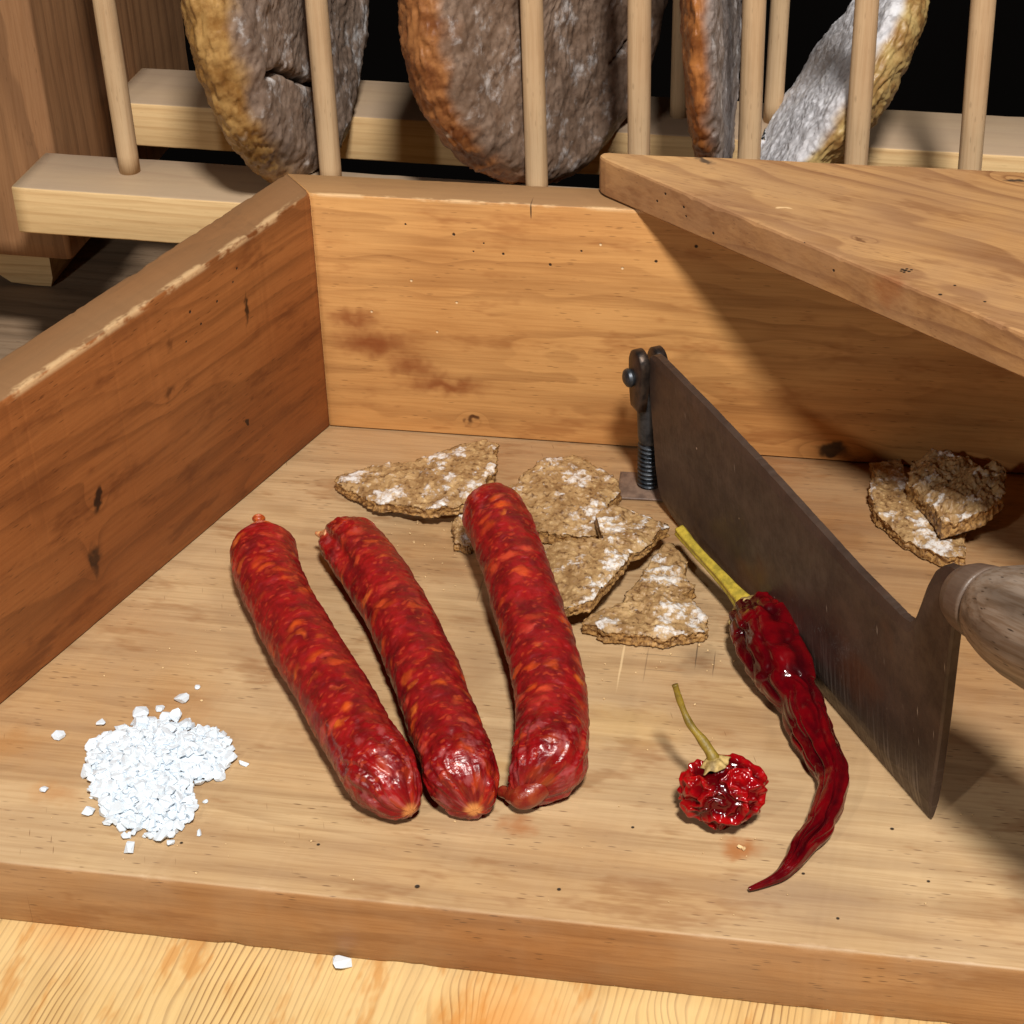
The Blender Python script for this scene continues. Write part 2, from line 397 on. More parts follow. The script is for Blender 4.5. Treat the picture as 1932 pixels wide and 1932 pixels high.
table_spots = [((.300, .505, .04), (.030, .030, .02), lin(214, 138, 58), .6, .95), ((.325, .640, .04), (.030, .020, .02), lin(216, 142, 62), .5, .95),
    ((.292, .520, .04), (.010, .0055, .02), lin(150, 82, 30), .8, .8, 3.0), ((.302, .462, .04), (.008, .005, .02), lin(156, 88, 34), .75, .8, 3.0), ((.290, .40, .04), (.025, .02, .02), lin(212, 136, 60), .5, .95)]
M_table = wood("table_pine", lin(220, 184, 122), lin(120, 72, 30), ring_gap=.0021, pith=(.04, -.16), tilt=(.03, .05), contrast=.85, warp=.0034, rough=.55, blotch=.3, fibre=.5, pores=.1,
               dirt=lin(194, 134, 66), dirt_amt=.65, sharp=.6, grey=lin(232, 208, 160), grey_amt=.3, spots=table_spots)

# ================================================================== setting: table, black backdrop behind
def plank(name, p, ex, L, W, T, mat, parent=None, ez=(0, 0, 1), **kw):
    V, F = board_mesh(L, W, T, **kw)
    return mesh_obj(name, V, F, mat, parent, frame(p, ex, ez))
ZT = -0.0245
table = plank("table", (.60, -.60, ZT - .04), (.06, 1, 0), .54, 1.15, .04, M_table, seg=40, bev=.002)
tag(table, kind='structure')
M_grey_table = wood("grey_table_wood", lin(150, 126, 102), lin(96, 76, 58), ring_gap=.009, pith=(.05, -.06), contrast=.4, rough=.7, blotch=.5, pores=.5)  # rear board, greyer and darker than the front table
rear = plank("rear_table_board", (-.60, -.020, ZT - .04), (1, 0, 0), 1.2, .30, .0395, M_grey_table, seg=40, bev=.002)
tag(rear, kind='structure')
Nw = NT("black_backdrop"); Nw.set(Base_Color=(.006, .005, .0045), Roughness=.95); Nw.b.inputs['Specular IOR Level'].default_value = 0.05
wall = plank("back_wall", (-2.5, 1.3, -1.5), (1, 0, 0), 5.5, .05, 4.0, Nw.m, seg=2, bev=.01)  # added near-black sheet, stands in for the unlit dark behind the rack
tag(wall, kind='structure')

# ================================================================== the cutting tray
WALL_H, TH = .10, .018
tray = thing("bread_cutting_tray", "open wooden bread cutting tray with high walls and a slanted corner shelf", "tray", (.13, -.249, ZT))
plank("floor_board", (-.107, -.249, ZT), (1, 0, 0), .50, .2655, .0245, M_floor, tray, seg=320, bev=.0011, chip=.0016, k0=.353, corners=(1, 1, .3, 1), seed=2)
# left wall : local x from the front end towards the back corner, inner face at local y = 0
ang = math.radians(19.44)
dL = Vector((math.sin(ang), math.cos(ang), 0))              # front -> back
front_in = Vector((-.249 * math.tan(ang), -.249, .0006))
plank("left_wall", front_in, dL, .264, TH, WALL_H - .0006, M_left, tray, seg=260, bev=.0009, chip=.0026, k0=-math.tan(ang), k1=.62, corners=(.2, .3, .8, 1.0), seed=5)
plank("back_wall", (.0003, 0.0, .0006), (1, 0, 0), .389, .0165, WALL_H - .0006, M_back, tray, seg=300, bev=.0006, chip=.0007, k0=-.8, corners=(.2, .3, .8, 1.0), seed=9)
plank("right_wall", (.372, -.2475, .0006), (0, 1, 0), .247, TH, WALL_H - .0006, M_left, tray, seg=60, bev=.0009, chip=.001, seed=12)
# corner shelf (grain turned a little towards its slanted edge)
def corner_shelf():
    M = frame((.1064, .0140, WALL_H + .0004), (math.cos(-.35), math.sin(-.35), 0))
    Mi = M.inverted()
    pts = [(.1085, .0155), (.1062, .0148), (.1052, .0128), (.1060, .0108)]
    a, b = np.array([.1078, .0086]), np.array([.385, -.2175])
    pts += [tuple(a + (b - a) * t) for t in np.linspace(0, 1, 160)]
    pts += [(.389, -.214), (.389, .0155)]
    pts += [(x, .0155 + .0003 * math.sin(x * 90)) for x in np.linspace(.386, .112, 60)]
    P = np.array(pts); n = len(P); T = .0145
    C = P.mean(0)
    d = np.roll(P, -1, 0) - np.roll(P, 1, 0); nn = np.stack([d[:, 1], -d[:, 0]], -1); nn /= np.linalg.norm(nn, axis=1)[:, None]
    if ((P - C) * nn).sum() > 0: nn = -nn           # inward
    l = np.arange(n) * .0022
    ch = fbm(np.stack([l * 60, l * 0, l * 0], -1), 4, .6); ch2 = fbm(np.stack([l * 250, l * 0 + 3, l * 0], -1), 3, .6)
    b = .0010 * (1 + .5 * ch) + .0022 * np.clip(ch - .12, 0, 1) + .0015 * np.clip(ch2 - .2, 0, 1)
    rows = []
    for z, off in ((0, .0008), (.0008, 0), (T - 1, 0), (T - .5, .35), (T, 1)):
        zz = np.full(n, z) if z < .5 * T and z >= 0 else (T - b if z == T - 1 else (T - b * .3 if z == T - .5 else np.full(n, T)))
        o = (b * off)[:, None] if z >= T - 1.01 and z != 0 and z != .0008 else off
        rows.append(np.column_stack([P + nn * o, zz]))
    V = np.vstack(rows)
    W = np.array([Mi @ Vector((v[0], v[1], v[2] + WALL_H + .0004)) for v in V])
    F = tube_faces(5, n)
    return W, F, M
W_, F_, M_ = corner_shelf()
shelf = mesh_obj("corner_shelf", W_, F_, M_lid, tray, M_, smooth=False)

# ================================================================== the bread rack behind
RA = math.radians(-2.1)
rack = thing("bread_rack", "pale wooden rack with round upright dowels holding rye loaves on edge", "rack", (.05, .10, ZT), RA)
ex = Vector((math.cos(RA), math.sin(RA), 0)); ey = Vector((-math.sin(RA), math.cos(RA), 0))
plank("front_rail", Vector((-.1325, .0348, .060)), ex, .46, .035, .020, M_pine, rack, seg=80, bev=.0009, chip=.0004, seed=21)
plank("back_rail", Vector((-.1240, .1258, .060)), ex, .45, .042, .020, M_pine, rack, seg=80, bev=.0009, chip=.0004, seed=22)
plank("side_panel", Vector((-.1705, .0722, .0307)), (0, 0, 1), .29, .042, .16, M_panel, rack, ez=ey, seg=40, bev=.002, chip=.001, seed=23)
def foot():
    pr = [(-.0200, .0), (-.016, -.010), (-.008, -.0155), (.004, -.0165), (.012, -.0165), (.0135, -.012), (.0135, .010), (.0, .024), (-.020, .024)]
    V = [(x, y, z) for y in (0, .05) for x, z in pr]
    F = tube_faces(2, len(pr))
    M = frame((-.1880, .148, -.0079), (1, 0, 0)); return mesh_obj("foot", V, F, M_pine, rack, M, smooth=False)
foot()
def dowel(base, top, r=.0043):
    base, top = Vector(base), Vector(top); L = (top - base).length
    xs = np.linspace(0, L, 30)
    V, F = lathe([(x, r * (1 + .015 * math.sin(x * 60 + base.x * 90))) for x in xs], 24)
    return mesh_obj("dowel", V, F, M_dowel, rack, frame(base, top - base, (0, -1, 0)))
for x, y, z, tx in ((-.0902, .0552, .0795, -.0020), (-.0060, .0522, .0795, -.0004), (.0766, .0492, .0795, -.0034), (.1162, .0478, .0795, -.0034), (.1577, .0463, .0795, -.0046), (.1970, .0448, .0795, -.0040), (.2386, .0434, .0795, -.0105)):
    dowel((x, y, z), (x - .001 + tx * .8, y, .32))
for x, y in ((.1238, .1385), (.1632, .137)):
    dowel((x, y, .0795), (x, y, .32), .0040)

# ================================================================== rye loaves standing in the rack
def mat_loaf(name, crust_a, crust_b, face_a, face_b, gloss, flour):
    N = NT(name); P = N.obj(); f = N.attr('face').outputs['Fac']; dp = N.attr('deep').outputs['Fac']
    n1 = N.noise(P, 90, 5, .65); n2 = N.noise(P, 260, 4, .6); n3 = N.noise(P, 38, 4, .6)
    cr = N.mix(N.rng(n1, .35, .65), crust_a, crust_b)
    cr = N.mix(N.math('MULTIPLY', N.rng(n2, .55, .75), .6), cr, N.mix(1.0, crust_b, (.45, .35, .3), 'MULTIPLY'))
    cr = N.mix(N.math('MULTIPLY', N.rng(n3, .62, .72), .55), cr, (.80, .70, .55))
    fc = N.mix(N.rng(n1, .3, .7), face_a, face_b)
    fc = N.mix(N.math('MULTIPLY', N.rng(n2, .5, .68), .5), fc, N.mix(1.0, face_b, (.35, .3, .28), 'MULTIPLY'))
    fc = N.mix(N.math('MULTIPLY', N.rng(N.noise(P, 60, 6, .7), .52, .68), flour), fc, (.80, .79, .80))
    c = N.mix(f, cr, fc)
    c = N.mix(dp, c, (.012, .008, .006))
    r = N.math('ADD', N.math('MULTIPLY', f, .5 - gloss), N.rng(n2, .3, .7, gloss, gloss + .15))
    h = N.math('ADD', N.math('MULTIPLY', n2, .8), n1)
    N.set(Base_Color=c, Roughness=r, Normal=N.bump(h, .0006, .42))
    return N.m
def loaf(centre, axis, R, T, mat, label, cracks=(), seed=0, e=.010, spin=0.0):
    """flat floury face looks along `axis` (local +z); domed crust behind"""
    nf, ne, nd, m = 70, 34, 50, 460
    prof = [(R * (1 - e / R) * t, 0.0) for t in np.linspace(.004, 1, nf)]
    prof += [(R - e + e * math.sin(a), -e * .9 * (1 - math.cos(a))) for a in np.linspace(0, math.pi / 2, ne)[1:]]
    prof += [(R * math.cos(a) ** .75, -e * .9 - (T - e * .9) * math.sin(a)) for a in np.linspace(0, math.pi / 2 - .03, nd)[1:]]
    pr = np.array(prof); n = len(pr)
    th = np.linspace(0, 2 * math.pi, m, endpoint=False)
    wob = 1 + .035 * fbm(np.stack([np.cos(th) * 1.3, np.sin(th) * 1.3, th * 0 + seed], -1), 3)
    rr = pr[:, 0][:, None] * wob[None]
    V = np.stack([rr * np.cos(th), rr * np.sin(th), np.repeat(pr[:, 1][:, None], m, 1)], -1)
    # normals of the profile
    tg = np.gradient(pr, axis=0); nr = np.stack([-tg[:, 1], tg[:, 0]], -1); nr /= np.linalg.norm(nr, axis=1)[:, None] + 1e-9
    nr = np.where((nr[:, :1] * pr[:, :1] + nr[:, 1:] * (pr[:, 1:] + T * .5)) < 0, -nr, nr)
    Nn = np.stack([nr[:, 0][:, None] * np.cos(th), nr[:, 0][:, None] * np.sin(th), np.repeat(nr[:, 1][:, None], m, 1)], -1)
    q = V + seed * 3.7
    face = sstep(-.0065, -.0015, V[..., 2] + .0035 * fbm(q * 60, 3))
    d = .0015 * fbm(q * 40, 3) + .0007 * fbm(q * 130, 3) + .00045 * (ridged(q * 260, 2) - .6) + .0007 * (ridged(q * np.array([60, 100, 90]), 2) - .6) * face + .0004 * fbm(q * 420, 3)
    d += (1 - face) * .0011 * fbm(q * np.array([150, 150, 500]), 3)
    deep = np.zeros(V.shape[:2])
    for pl, w, dep in cracks:
        pl = np.array(pl, float); D = np.full(V.shape[:2], 9.0)
        xy = V[..., :2] + .0016 * np.stack([fbm(q * 160, 3), fbm(q * 160 + 40, 3)], -1)
        for a, b in zip(pl[:-1], pl[1:]):
            ab = b - a; t = np.clip(((xy - a) @ ab) / (ab @ ab), 0, 1)
            D = np.minimum(D, np.linalg.norm(xy - (a + t[..., None] * ab), axis=-1))
        g = np.exp(-(D / w) ** 2) * (V[..., 2] > -e); d -= dep * g; deep = np.maximum(deep, sstep(.35, .85, g))
    V = V + Nn * d[..., None]
    ax = Vector(axis).normalized(); upv = Vector((0, 0, 1)); xv = (upv - ax * upv.dot(ax)).normalized(); yv = ax.cross(xv)
    M = Matrix((xv, yv, ax)).transposed().to_4x4(); M.translation = Vector(centre)
    A = np.array(M)                                   # the loaf settles on the rails it rests on
    Wd = V @ A[:3, :3].T + A[:3, 3]
    yy = Wd[..., 1] + .0367 * Wd[..., 0]
    on = ((yy < .0665) & (yy > .028)) | (yy > .1205)
    lift = np.where(on, np.clip(.0806 - Wd[..., 2], 0, None), 0)
    Wd[..., 2] += lift
    V = (Wd - A[:3, 3]) @ A[:3, :3]
    o = mesh_obj("bread_loaf", V.reshape(-1, 3), tube_faces(n, m), mat, None, M, attrs={'face': face.ravel(), 'deep': deep.ravel()})
    tag(o, label, "bread", "rye loaves standing in the rack"); return o
M_l1 = mat_loaf("loaf_amber", lin(182, 144, 88), lin(136, 96, 48), lin(150, 130, 116), lin(116, 96, 82), .30, .7)
M_l2 = mat_loaf("loaf_russet", lin(166, 112, 66), lin(112, 64, 32), lin(146, 124, 108), lin(108, 86, 70), .32, .55)
M_l3 = mat_loaf("loaf_orange", lin(170, 110, 58), lin(116, 66, 30), lin(160, 150, 146), lin(112, 98, 90), .30, .6)
M_l4 = mat_loaf("loaf_floury", lin(186, 160, 104), lin(146, 108, 60), lin(226, 226, 232), lin(204, 202, 206), .40, 1.0)
# local x of a loaf = up, local y = axis x up
loaf((-.017, .087, .158), (.99, -.05, .08), .085, .033, M_l1, "amber crusted loaf with a cracked grey face, leftmost in the rack",
     cracks=(([(-.022, .066), (-.026, .050), (-.040, .026), (-.048, .006)], .0014, .0055),), seed=1, e=.014)
loaf((.086, .088, .158), (.905, -.42, .06), .085, .040, M_l2, "large russet loaf with a broad grey face behind the middle dowels",
     cracks=(([(.03, -.042), (-.018, -.042), (-.036, -.046), (-.060, -.052)], .0011, .0045), ([(-.036, -.046), (-.046, -.022)], .0009, .0025)), seed=2, e=.013)
loaf((.1450, .096, .155), (.995, .0, .05), .081, .0155, M_l3, "narrow orange crusted loaf seen edge on right of the middle dowels", seed=3, e=.007)
loaf((.182, .100, .114), (-.85, .0, .53), .052, .022, M_l4, "white floured loaf leaning over to the right in the rack", seed=4, e=.007)

# ================================================================== crispbread pieces
def mat_chip():
    N = NT("crispbread"); P = N.obj(); G = N.n('ShaderNodeNewGeometry'); nz = N.xyz(G.outputs['Normal'])[2]
    sd = N.attr('side').outputs['Fac']
    n1 = N.noise(P, 150, 5, .65); n2 = N.noise(P, 520, 3, .6); n3 = N.noise(P, 95, 5, .7)
    c = N.mix(N.rng(n1, .3, .68), lin(138, 104, 66), lin(180, 146, 100))
    c = N.mix(N.math('MULTIPLY', N.rng(n2, .53, .68), .85), c, lin(88, 56, 28))
    c = N.mix(N.math('MULTIPLY', N.rng(n2, .42, .30), .55), c, lin(214, 184, 130))
    crumb = N.mix(N.rng(N.noise(P, 700, 3, .7), .38, .6), lin(104, 66, 32), lin(190, 146, 86))
    c = N.mix(N.math('MULTIPLY', sd, .75), c, crumb)
    fl = N.math('MULTIPLY', N.rng(N.math('ADD', n3, N.math('MULTIPLY', N.attr('bump').outputs['Fac'], .10)), .525, .62), N.rng(sd, .7, .2))
    fl = N.math('MULTIPLY', fl, N.rng(n2, .34, .56, .2, .9))
    c = N.mix(N.math('MULTIPLY', fl, .9), c, (.80, .79, .78))
    h = N.math('ADD', N.math('MULTIPLY', n2, .9), N.math('MULTIPLY', n1, .6))
    N.set(Base_Color=c, Roughness=N.rng(n1, .3, .7, .38, .62), Normal=N.bump(h, .0006, .6))
    return N.m
M_chip = mat_chip()
def chip(outline, zf, T, label, seed, dome=.0, rough=1.0):
    P = np.array(outline); C = P.mean(0)
    # resample the outline, jagged
    Q = np.vstack([P, P[:1]]); l = np.concatenate([[0], np.cumsum(np.linalg.norm(np.diff(Q, axis=0), axis=1))])
    m = 300; t = np.linspace(0, l[-1], m, endpoint=False)
    O = np.stack([np.interp(t, l, Q[:, k]) for k in (0, 1)], -1)
    for _ in range(2): O = .5 * O + .25 * (np.roll(O, 1, 0) + np.roll(O, -1, 0))
    dO = O - C; rad = np.linalg.norm(dO, axis=1)[:, None]; u = dO / rad
    O3 = np.column_stack([O, np.full(m, seed * 1.9)])
    jag = (.0016 * fbm(O3 * 130, 2) + .0006 * fbm(O3 * 420, 3))[:, None]
    O = O + u * jag
    rows, kinds = [], []
    K = 46
    for k in range(K):                                   # top, centre -> rim
        f = max(.004, k / (K - 1)) ** .8
        rows.append((C + (O - C) * f * .992, 1.0, f)); kinds.append(0)
    S = 9
    for k in range(1, S + 1):                            # broken side
        rows.append((O, 1 - k / (S + 1), 1.0)); kinds.append(1)
    for k in range(14):                                  # underside
        f = max(.004, (1 - k / 13)); rows.append((C + (O - C) * f * .985, 0.0, f)); kinds.append(2)
    V, side, bmp = [], [], []
    for (xy, h, f), kd in zip(rows, kinds):
        p3 = np.column_stack([xy, np.full(m, seed * 2.3 + h * .004)])
        b = 1.0 * fbm(p3 * 95, 3) + .45 * fbm(p3 * 300, 3)
        if kd == 1:
            off = (.0013 * fbm(p3 * np.array([420, 420, 900]), 3) + .0007 * fbm(p3 * 900, 2) - .0005 * math.sin(h * math.pi))[:, None]
            xy = xy + u * off
        zb = np.array([zf(x, y) for x, y in xy])
        z = zb + h * T + (.0016 * rough * b * h if kd < 2 else 0) + (.0002 * b + .0002 if kd == 2 else 0)
        if kd == 0: z += dome * (1 - f * f) - .0006 * sstep(.93, 1, f) + .0004 * rough * fbm(p3 * 700, 2)
        if kd == 2: z += dome * .6 * (1 - f * f) 
        V.append(np.column_stack([xy, z])); side.append(np.full(m, 1.0 if kd == 1 else (.25 if f > .985 else 0.0))); bmp.append(b)
    V = np.vstack(V); base = Vector((C[0], C[1], V[:, 2].min()))
    o = mesh_obj("crispbread_piece", V - np.array(base), tube_faces(len(rows), m), M_chip, None, Matrix.Translation(base), attrs={'side': np.concatenate(side), 'bump': np.concatenate(bmp)})
    tag(o, label, "crispbread", "broken pieces of rye crispbread"); return o
B1=[(0.0129,-0.0450),(0.0136,-0.0427),(0.0243,-0.0343),(0.0366,-0.0330),(0.0399,-0.0323),(0.0496,-0.0246),(0.0647,-0.0169),(0.0708,-0.0196),(0.0726,-0.0317),(0.0730,-0.0400),(0.0722,-0.0470),(0.0690,-0.0560),(0.0637,-0.0630),(0.0542,-0.0648),(0.0456,-0.0632),(0.0350,-0.0608),(0.0252,-0.0553)]
B2=[(0.0756,-0.0462),(0.0874,-0.0244),(0.0966,-0.0167),(0.1036,-0.0182),(0.1141,-0.0272),(0.1189,-0.0320),(0.1200,-0.0380),(0.1181,-0.0473),(0.1157,-0.0609),(0.1173,-0.0678),(0.1088,-0.0704),(0.0942,-0.0695),(0.0858,-0.0677),(0.0799,-0.0568)]
B3=[(0.0989,-0.0903),(0.0999,-0.0860),(0.1088,-0.0821),(0.1188,-0.0807),(0.1181,-0.0752),(0.1138,-0.0658),(0.1164,-0.0611),(0.1227,-0.0596),(0.1338,-0.0661),(0.1420,-0.0695),(0.1384,-0.0725),(0.1273,-0.0932),(0.1227,-0.1070),(0.1195,-0.1176),(0.1097,-0.1227)]
B4=[(0.1398,-0.0683),(0.1457,-0.0731),(0.1481,-0.0783),(0.1475,-0.0851),(0.1515,-0.0952),(0.1479,-0.0983),(0.1527,-0.1015),(0.1576,-0.1110),(0.1578,-0.1185),(0.1471,-0.1230),(0.1361,-0.1251),(0.1247,-0.1230),(0.1153,-0.1199),(0.1164,-0.1166),(0.1267,-0.1076),(0.1321,-0.0939),(0.1354,-0.0800)]
B5=[(0.0622,-0.0679),(0.0631,-0.0605),(0.0669,-0.0585),(0.0720,-0.0692),(0.0725,-0.0784),(0.0700,-0.0796),(0.0650,-0.0775)]
B6=[(0.2096,-0.0044),(0.2221,-0.0020),(0.2228,-0.0145),(0.2300,-0.0228),(0.2306,-0.0332),(0.2353,-0.0385),(0.2440,-0.0388),(0.2438,-0.0641),(0.2376,-0.0670),(0.2224,-0.0559),(0.2146,-0.0441),(0.2114,-0.0343),(0.2109,-0.0222),(0.2126,-0.0159)]
B7=[(0.2249,-0.0146),(0.2299,-0.0092),(0.2380,-0.0098),(0.2459,-0.0150),(0.2488,-0.0223),(0.2559,-0.0214),(0.2576,-0.0272),(0.2556,-0.0438),(0.2505,-0.0530),(0.2443,-0.0553),(0.2350,-0.0579),(0.2285,-0.0400),(0.2231,-0.0303)]
chip(B1, lambda x, y: .0006 + .10 * (x - .014), .0044, "long pointed crispbread piece lying furthest back by the tray wall", 1, .0012)
chip(B2, lambda x, y: .0004, .0056, "rounded crispbread piece behind the right sausage and below the hinge bolt", 2, .0012)
chip(B3, lambda x, y: .0080, .0046, "triangular crispbread piece lying on top of two others beside the right sausage", 3, .0008)
chip(B4, lambda x, y: .0004, .0048, "frontmost crispbread piece, half under another, left of the long chili's stem", 4, .0008)
chip(B5, lambda x, y: .0004, .0042, "tiny crispbread scrap peeping out under the right sausage's upper end", 5)
chip(B6, lambda x, y: .0004, .0048, "floury crispbread piece flat on the floor behind the knife", 6, .0008)
chip(B7, lambda x, y: .0085 + .22 * (x - .24), .0066, "dark lumpy crispbread piece leaning on another in the shelf's shadow", 7, .003, 2.2)

# ================================================================== dried sausages
def mat_sausage():
    N = NT("dry_sausage"); S = N.attr('suv').outputs['Vector']; e = N.attr('ends').outputs['Fac']; P = N.obj()
    w = N.vm('MULTIPLY', N.vm('SUBTRACT', N.noisec(S, 170, 3), (.5, .5, .5)), (.0075, .0075, .0075))
    q = N.vm('ADD', S, w)
    base = N.mix(N.rng(N.noise(S, 130, 4), .3, .7), lin(104, 8, 14), lin(150, 18, 20))
    base = N.mix(N.math('MULTIPLY', N.rng(N.noise(S, 330, 3), .5, .7), .45), base, lin(84, 6, 12))
    v1 = N.voro(N.vm('MULTIPLY', q, (1.5, .85, .85)), 150)
    pick = N.xyz(v1.outputs['Color'])
    m1 = N.math('MULTIPLY', N.rng(v1.outputs['Distance'], .58, .15), N.rng(pick[0], .40, .62))
    m1 = N.math('MULTIPLY', m1, N.rng(N.noise(S, 60, 2), .35, .6, .35, 1.0))
    fat = N.mix(N.rng(pick[1], .3, .8), lin(214, 84, 26), lin(206, 72, 52))
    fat = N.mix(N.rng(pick[2], .55, .95), fat, lin(228, 118, 40))
    c = N.mix(N.math('MULTIPLY', m1, N.math('SUBTRACT', .80, N.math('MULTIPLY', e, .45))), base, fat)
    v2 = N.voro(N.vm('MULTIPLY', q, (1.7, .8, 1)), 420)
    m2 = N.math('MULTIPLY', N.rng(v2.outputs['Distance'], .46, .22), N.rng(N.xyz(v2.outputs['Color'])[0], .55, .7))
    c = N.mix(N.math('MULTIPLY', m2, .38), c, lin(198, 74, 40))
    c = N.mix(N.math('MULTIPLY', N.math('MULTIPLY', e, N.rng(N.noise(S, 240, 3), .52, .7)), .35), c, lin(190, 110, 110))
    t = N.attr('tip').outputs['Fac']
    c = N.mix(t, c, lin(226, 150, 84))
    fine = N.noise(N.vm('MULTIPLY', S, (1.6, .6, 1)), 620, 4, .6)
    h = N.math('ADD', N.math('MULTIPLY', N.noise(S, 260, 3), 1.0), N.math('MULTIPLY', fine, .5))
    h = N.math('ADD', h, N.math('MULTIPLY', m1, .35))
    rg = N.math('SUBTRACT', N.rng(N.noise(S, 180, 3), .3, .7, .34, .52), N.math('MULTIPLY', e, .16))
    N.set(Base_Color=c, Roughness=rg, Normal=N.bump(h, .0007, .6))
    N.b.inputs['Coat Weight'].default_value = .12; N.b.inputs['Coat Roughness'].default_value = .22
    N.b.inputs['Specular IOR Level'].default_value = .45
    return N.m
M_saus = mat_sausage()
def sausage(pts, R, label, start, end, seed, crease=None):
    """start/end = (rounding depth, tip offset vector, pucker strength, tip pale)"""
    n, m = 330, 150
    C, s, L = cr_spline(pts, n, end_dense(n))
    Rr = np.full(n, R); ends = np.zeros(n); tip = np.zeros(n); pk = np.zeros(n); off = np.zeros((n, 3))
    for (dep, vec, pucker, pale, pw), d in ((start, s), (end, L - s)):
        t = np.clip(1 - d / dep, 0, 1)
        Rr = Rr * np.clip(1 - t ** pw, 0, 1) ** (1 / 2.0) 
        ends = np.maximum(ends, sstep(2.0, .55, d / dep) * (1 if pucker > .2 else .5)); tip = np.maximum(tip, pale * sstep(.035, .0, d / dep))
        pk = np.maximum(pk, pucker * sstep(2.1, .5, d / dep)); off += (t ** 2.2)[:, None] * np.array(vec)
    Rr = np.maximum(Rr, .0012)
    Rr = Rr * (1 + .03 * fbm(np.column_stack([s * 40, s * 0 + seed, s * 0]), 3))
    ring, Nn, phi = sweep(C, Rr, m)
    ring = ring + off[:, None]
    PH = np.repeat(phi[None], n, 0); SS = np.repeat(s[:, None], m, 1)
    cs, sn = np.cos(PH), np.sin(PH)
    q = np.stack([SS * 95, cs * 1.15 + seed * 7, sn * 1.15], -1)
    d = .00042 * fbm(q, 3) + .00042 * fbm(q * np.array([2.6, 1.6, 1.6]), 3)
    d += .00022 * (ridged(q * np.array([4.5, 1.3, 1.3]), 2) - .6)
    d += .00016 * fbm(q * np.array([6, 5, 5]), 2) + .00018 * (ridged(q * np.array([8, 1.8, 1.8]) + 6, 2) - .6)
    tw = PH + .6 * fbm(q * .7, 2)
    pu = np.sin(tw * 9 + 2.5 * fbm(q * 1.2, 2)) * .65 + np.sin(tw * 17 + 1.3 + seed + 2 * fbm(q, 2)) * .35
    d += (pk[:, None] * .00055 * pu) * np.clip(Rr / R * 1.4, .15, 1)[:, None]
    if crease is not None:
        ph0, wd, s0, s1, dep = crease
        dd = (PH - ph0 + math.pi) % (2 * math.pi) - math.pi
        d -= dep * np.exp(-(dd / wd) ** 2) * (sstep(s0 - .008, s0, SS) * sstep(s1 + .02, s1 - .02, SS))
    V = ring + Nn * d[..., None]
    zmin = V[..., 2].min()
    base = Vector((*C[n // 2][:2], 0.0))
    uv = np.stack([SS, R * PH + .0 * SS, SS * 0 + seed * .13], -1)
    # seamless: wrap the girth round a cylinder in pattern space
    uv = np.stack([SS, R * cs + seed * .1, R * sn], -1)
    o = mesh_obj("sausage", V.reshape(-1, 3) - np.array(base), tube_faces(n, m), M_saus, None, Matrix.Translation(base),
                 attrs={'suv': uv.reshape(-1, 3), 'ends': np.repeat(ends, m), 'tip': np.repeat(tip, m)})
    tag(o, label, "sausage", "dried red sausages on the tray floor"); return o
S1=[(0.0004,-0.0972,0.0118),(0.0040,-0.1070,0.0116),(0.0094,-0.1190,0.0116),(0.0214,-0.1389,0.0116),(0.0315,-0.1545,0.0116),(0.0402,-0.1672,0.0116),(0.0483,-0.1794,0.0116),(0.0573,-0.1937,0.0116),(0.0661,-0.2063,0.0116),(0.0732,-0.2162,0.0116),(0.0766,-0.2205,0.0116)]
S2=[(0.0262,-0.0868,0.0112),(0.0310,-0.0928,0.0112),(0.0374,-0.1013,0.0112),(0.0480,-0.1171,0.0112),(0.0571,-0.1323,0.0112),(0.0653,-0.1481,0.0112),(0.0728,-0.1633,0.0112),(0.0787,-0.1769,0.0112),(0.0848,-0.1899,0.0112),(0.0902,-0.2025,0.0112),(0.0933,-0.2119,0.0112),(0.0948,-0.2178,0.0112)]
S3=[(0.0770,-0.0745,0.0200),(0.0800,-0.0810,0.0198),(0.0845,-0.0900,0.0190),(0.0916,-0.1070,0.0174),(0.0974,-0.1223,0.0160),(0.1024,-0.1356,0.0145),(0.1073,-0.1487,0.0133),(0.1114,-0.1617,0.0123),(0.1141,-0.1747,0.0117),(0.1159,-0.1882,0.0117),(0.1168,-0.1993,0.0117),(0.1172,-0.2100,0.0115)]
s1 = sausage(S1, .0112, "left one of three red sausages, with a small knotted stub on top", (.006, (0, 0, .001), .2, 0, 2.4), (.020, (.002, .002, -.005), 1.0, .8, 2.2), 1)
s2 = sausage(S2, .0109, "middle red sausage with a crease at its folded upper end", (.012, (-.004, -.001, .0), .5, 0, 2.4), (.016, (.002, .003, -.0055), 1.0, 1.0, 2.4), 2, crease=(.62, .30, .004, .034, .0026))
s3 = sausage(S3, .0113, "right red sausage resting on crispbread, its pinched lower end turned left", (.009, (-.001, 0, .003), .3, 0, 2.2), (.016, (-.0065, .003, -.0055), 1.0, .0, 2.6), 3)
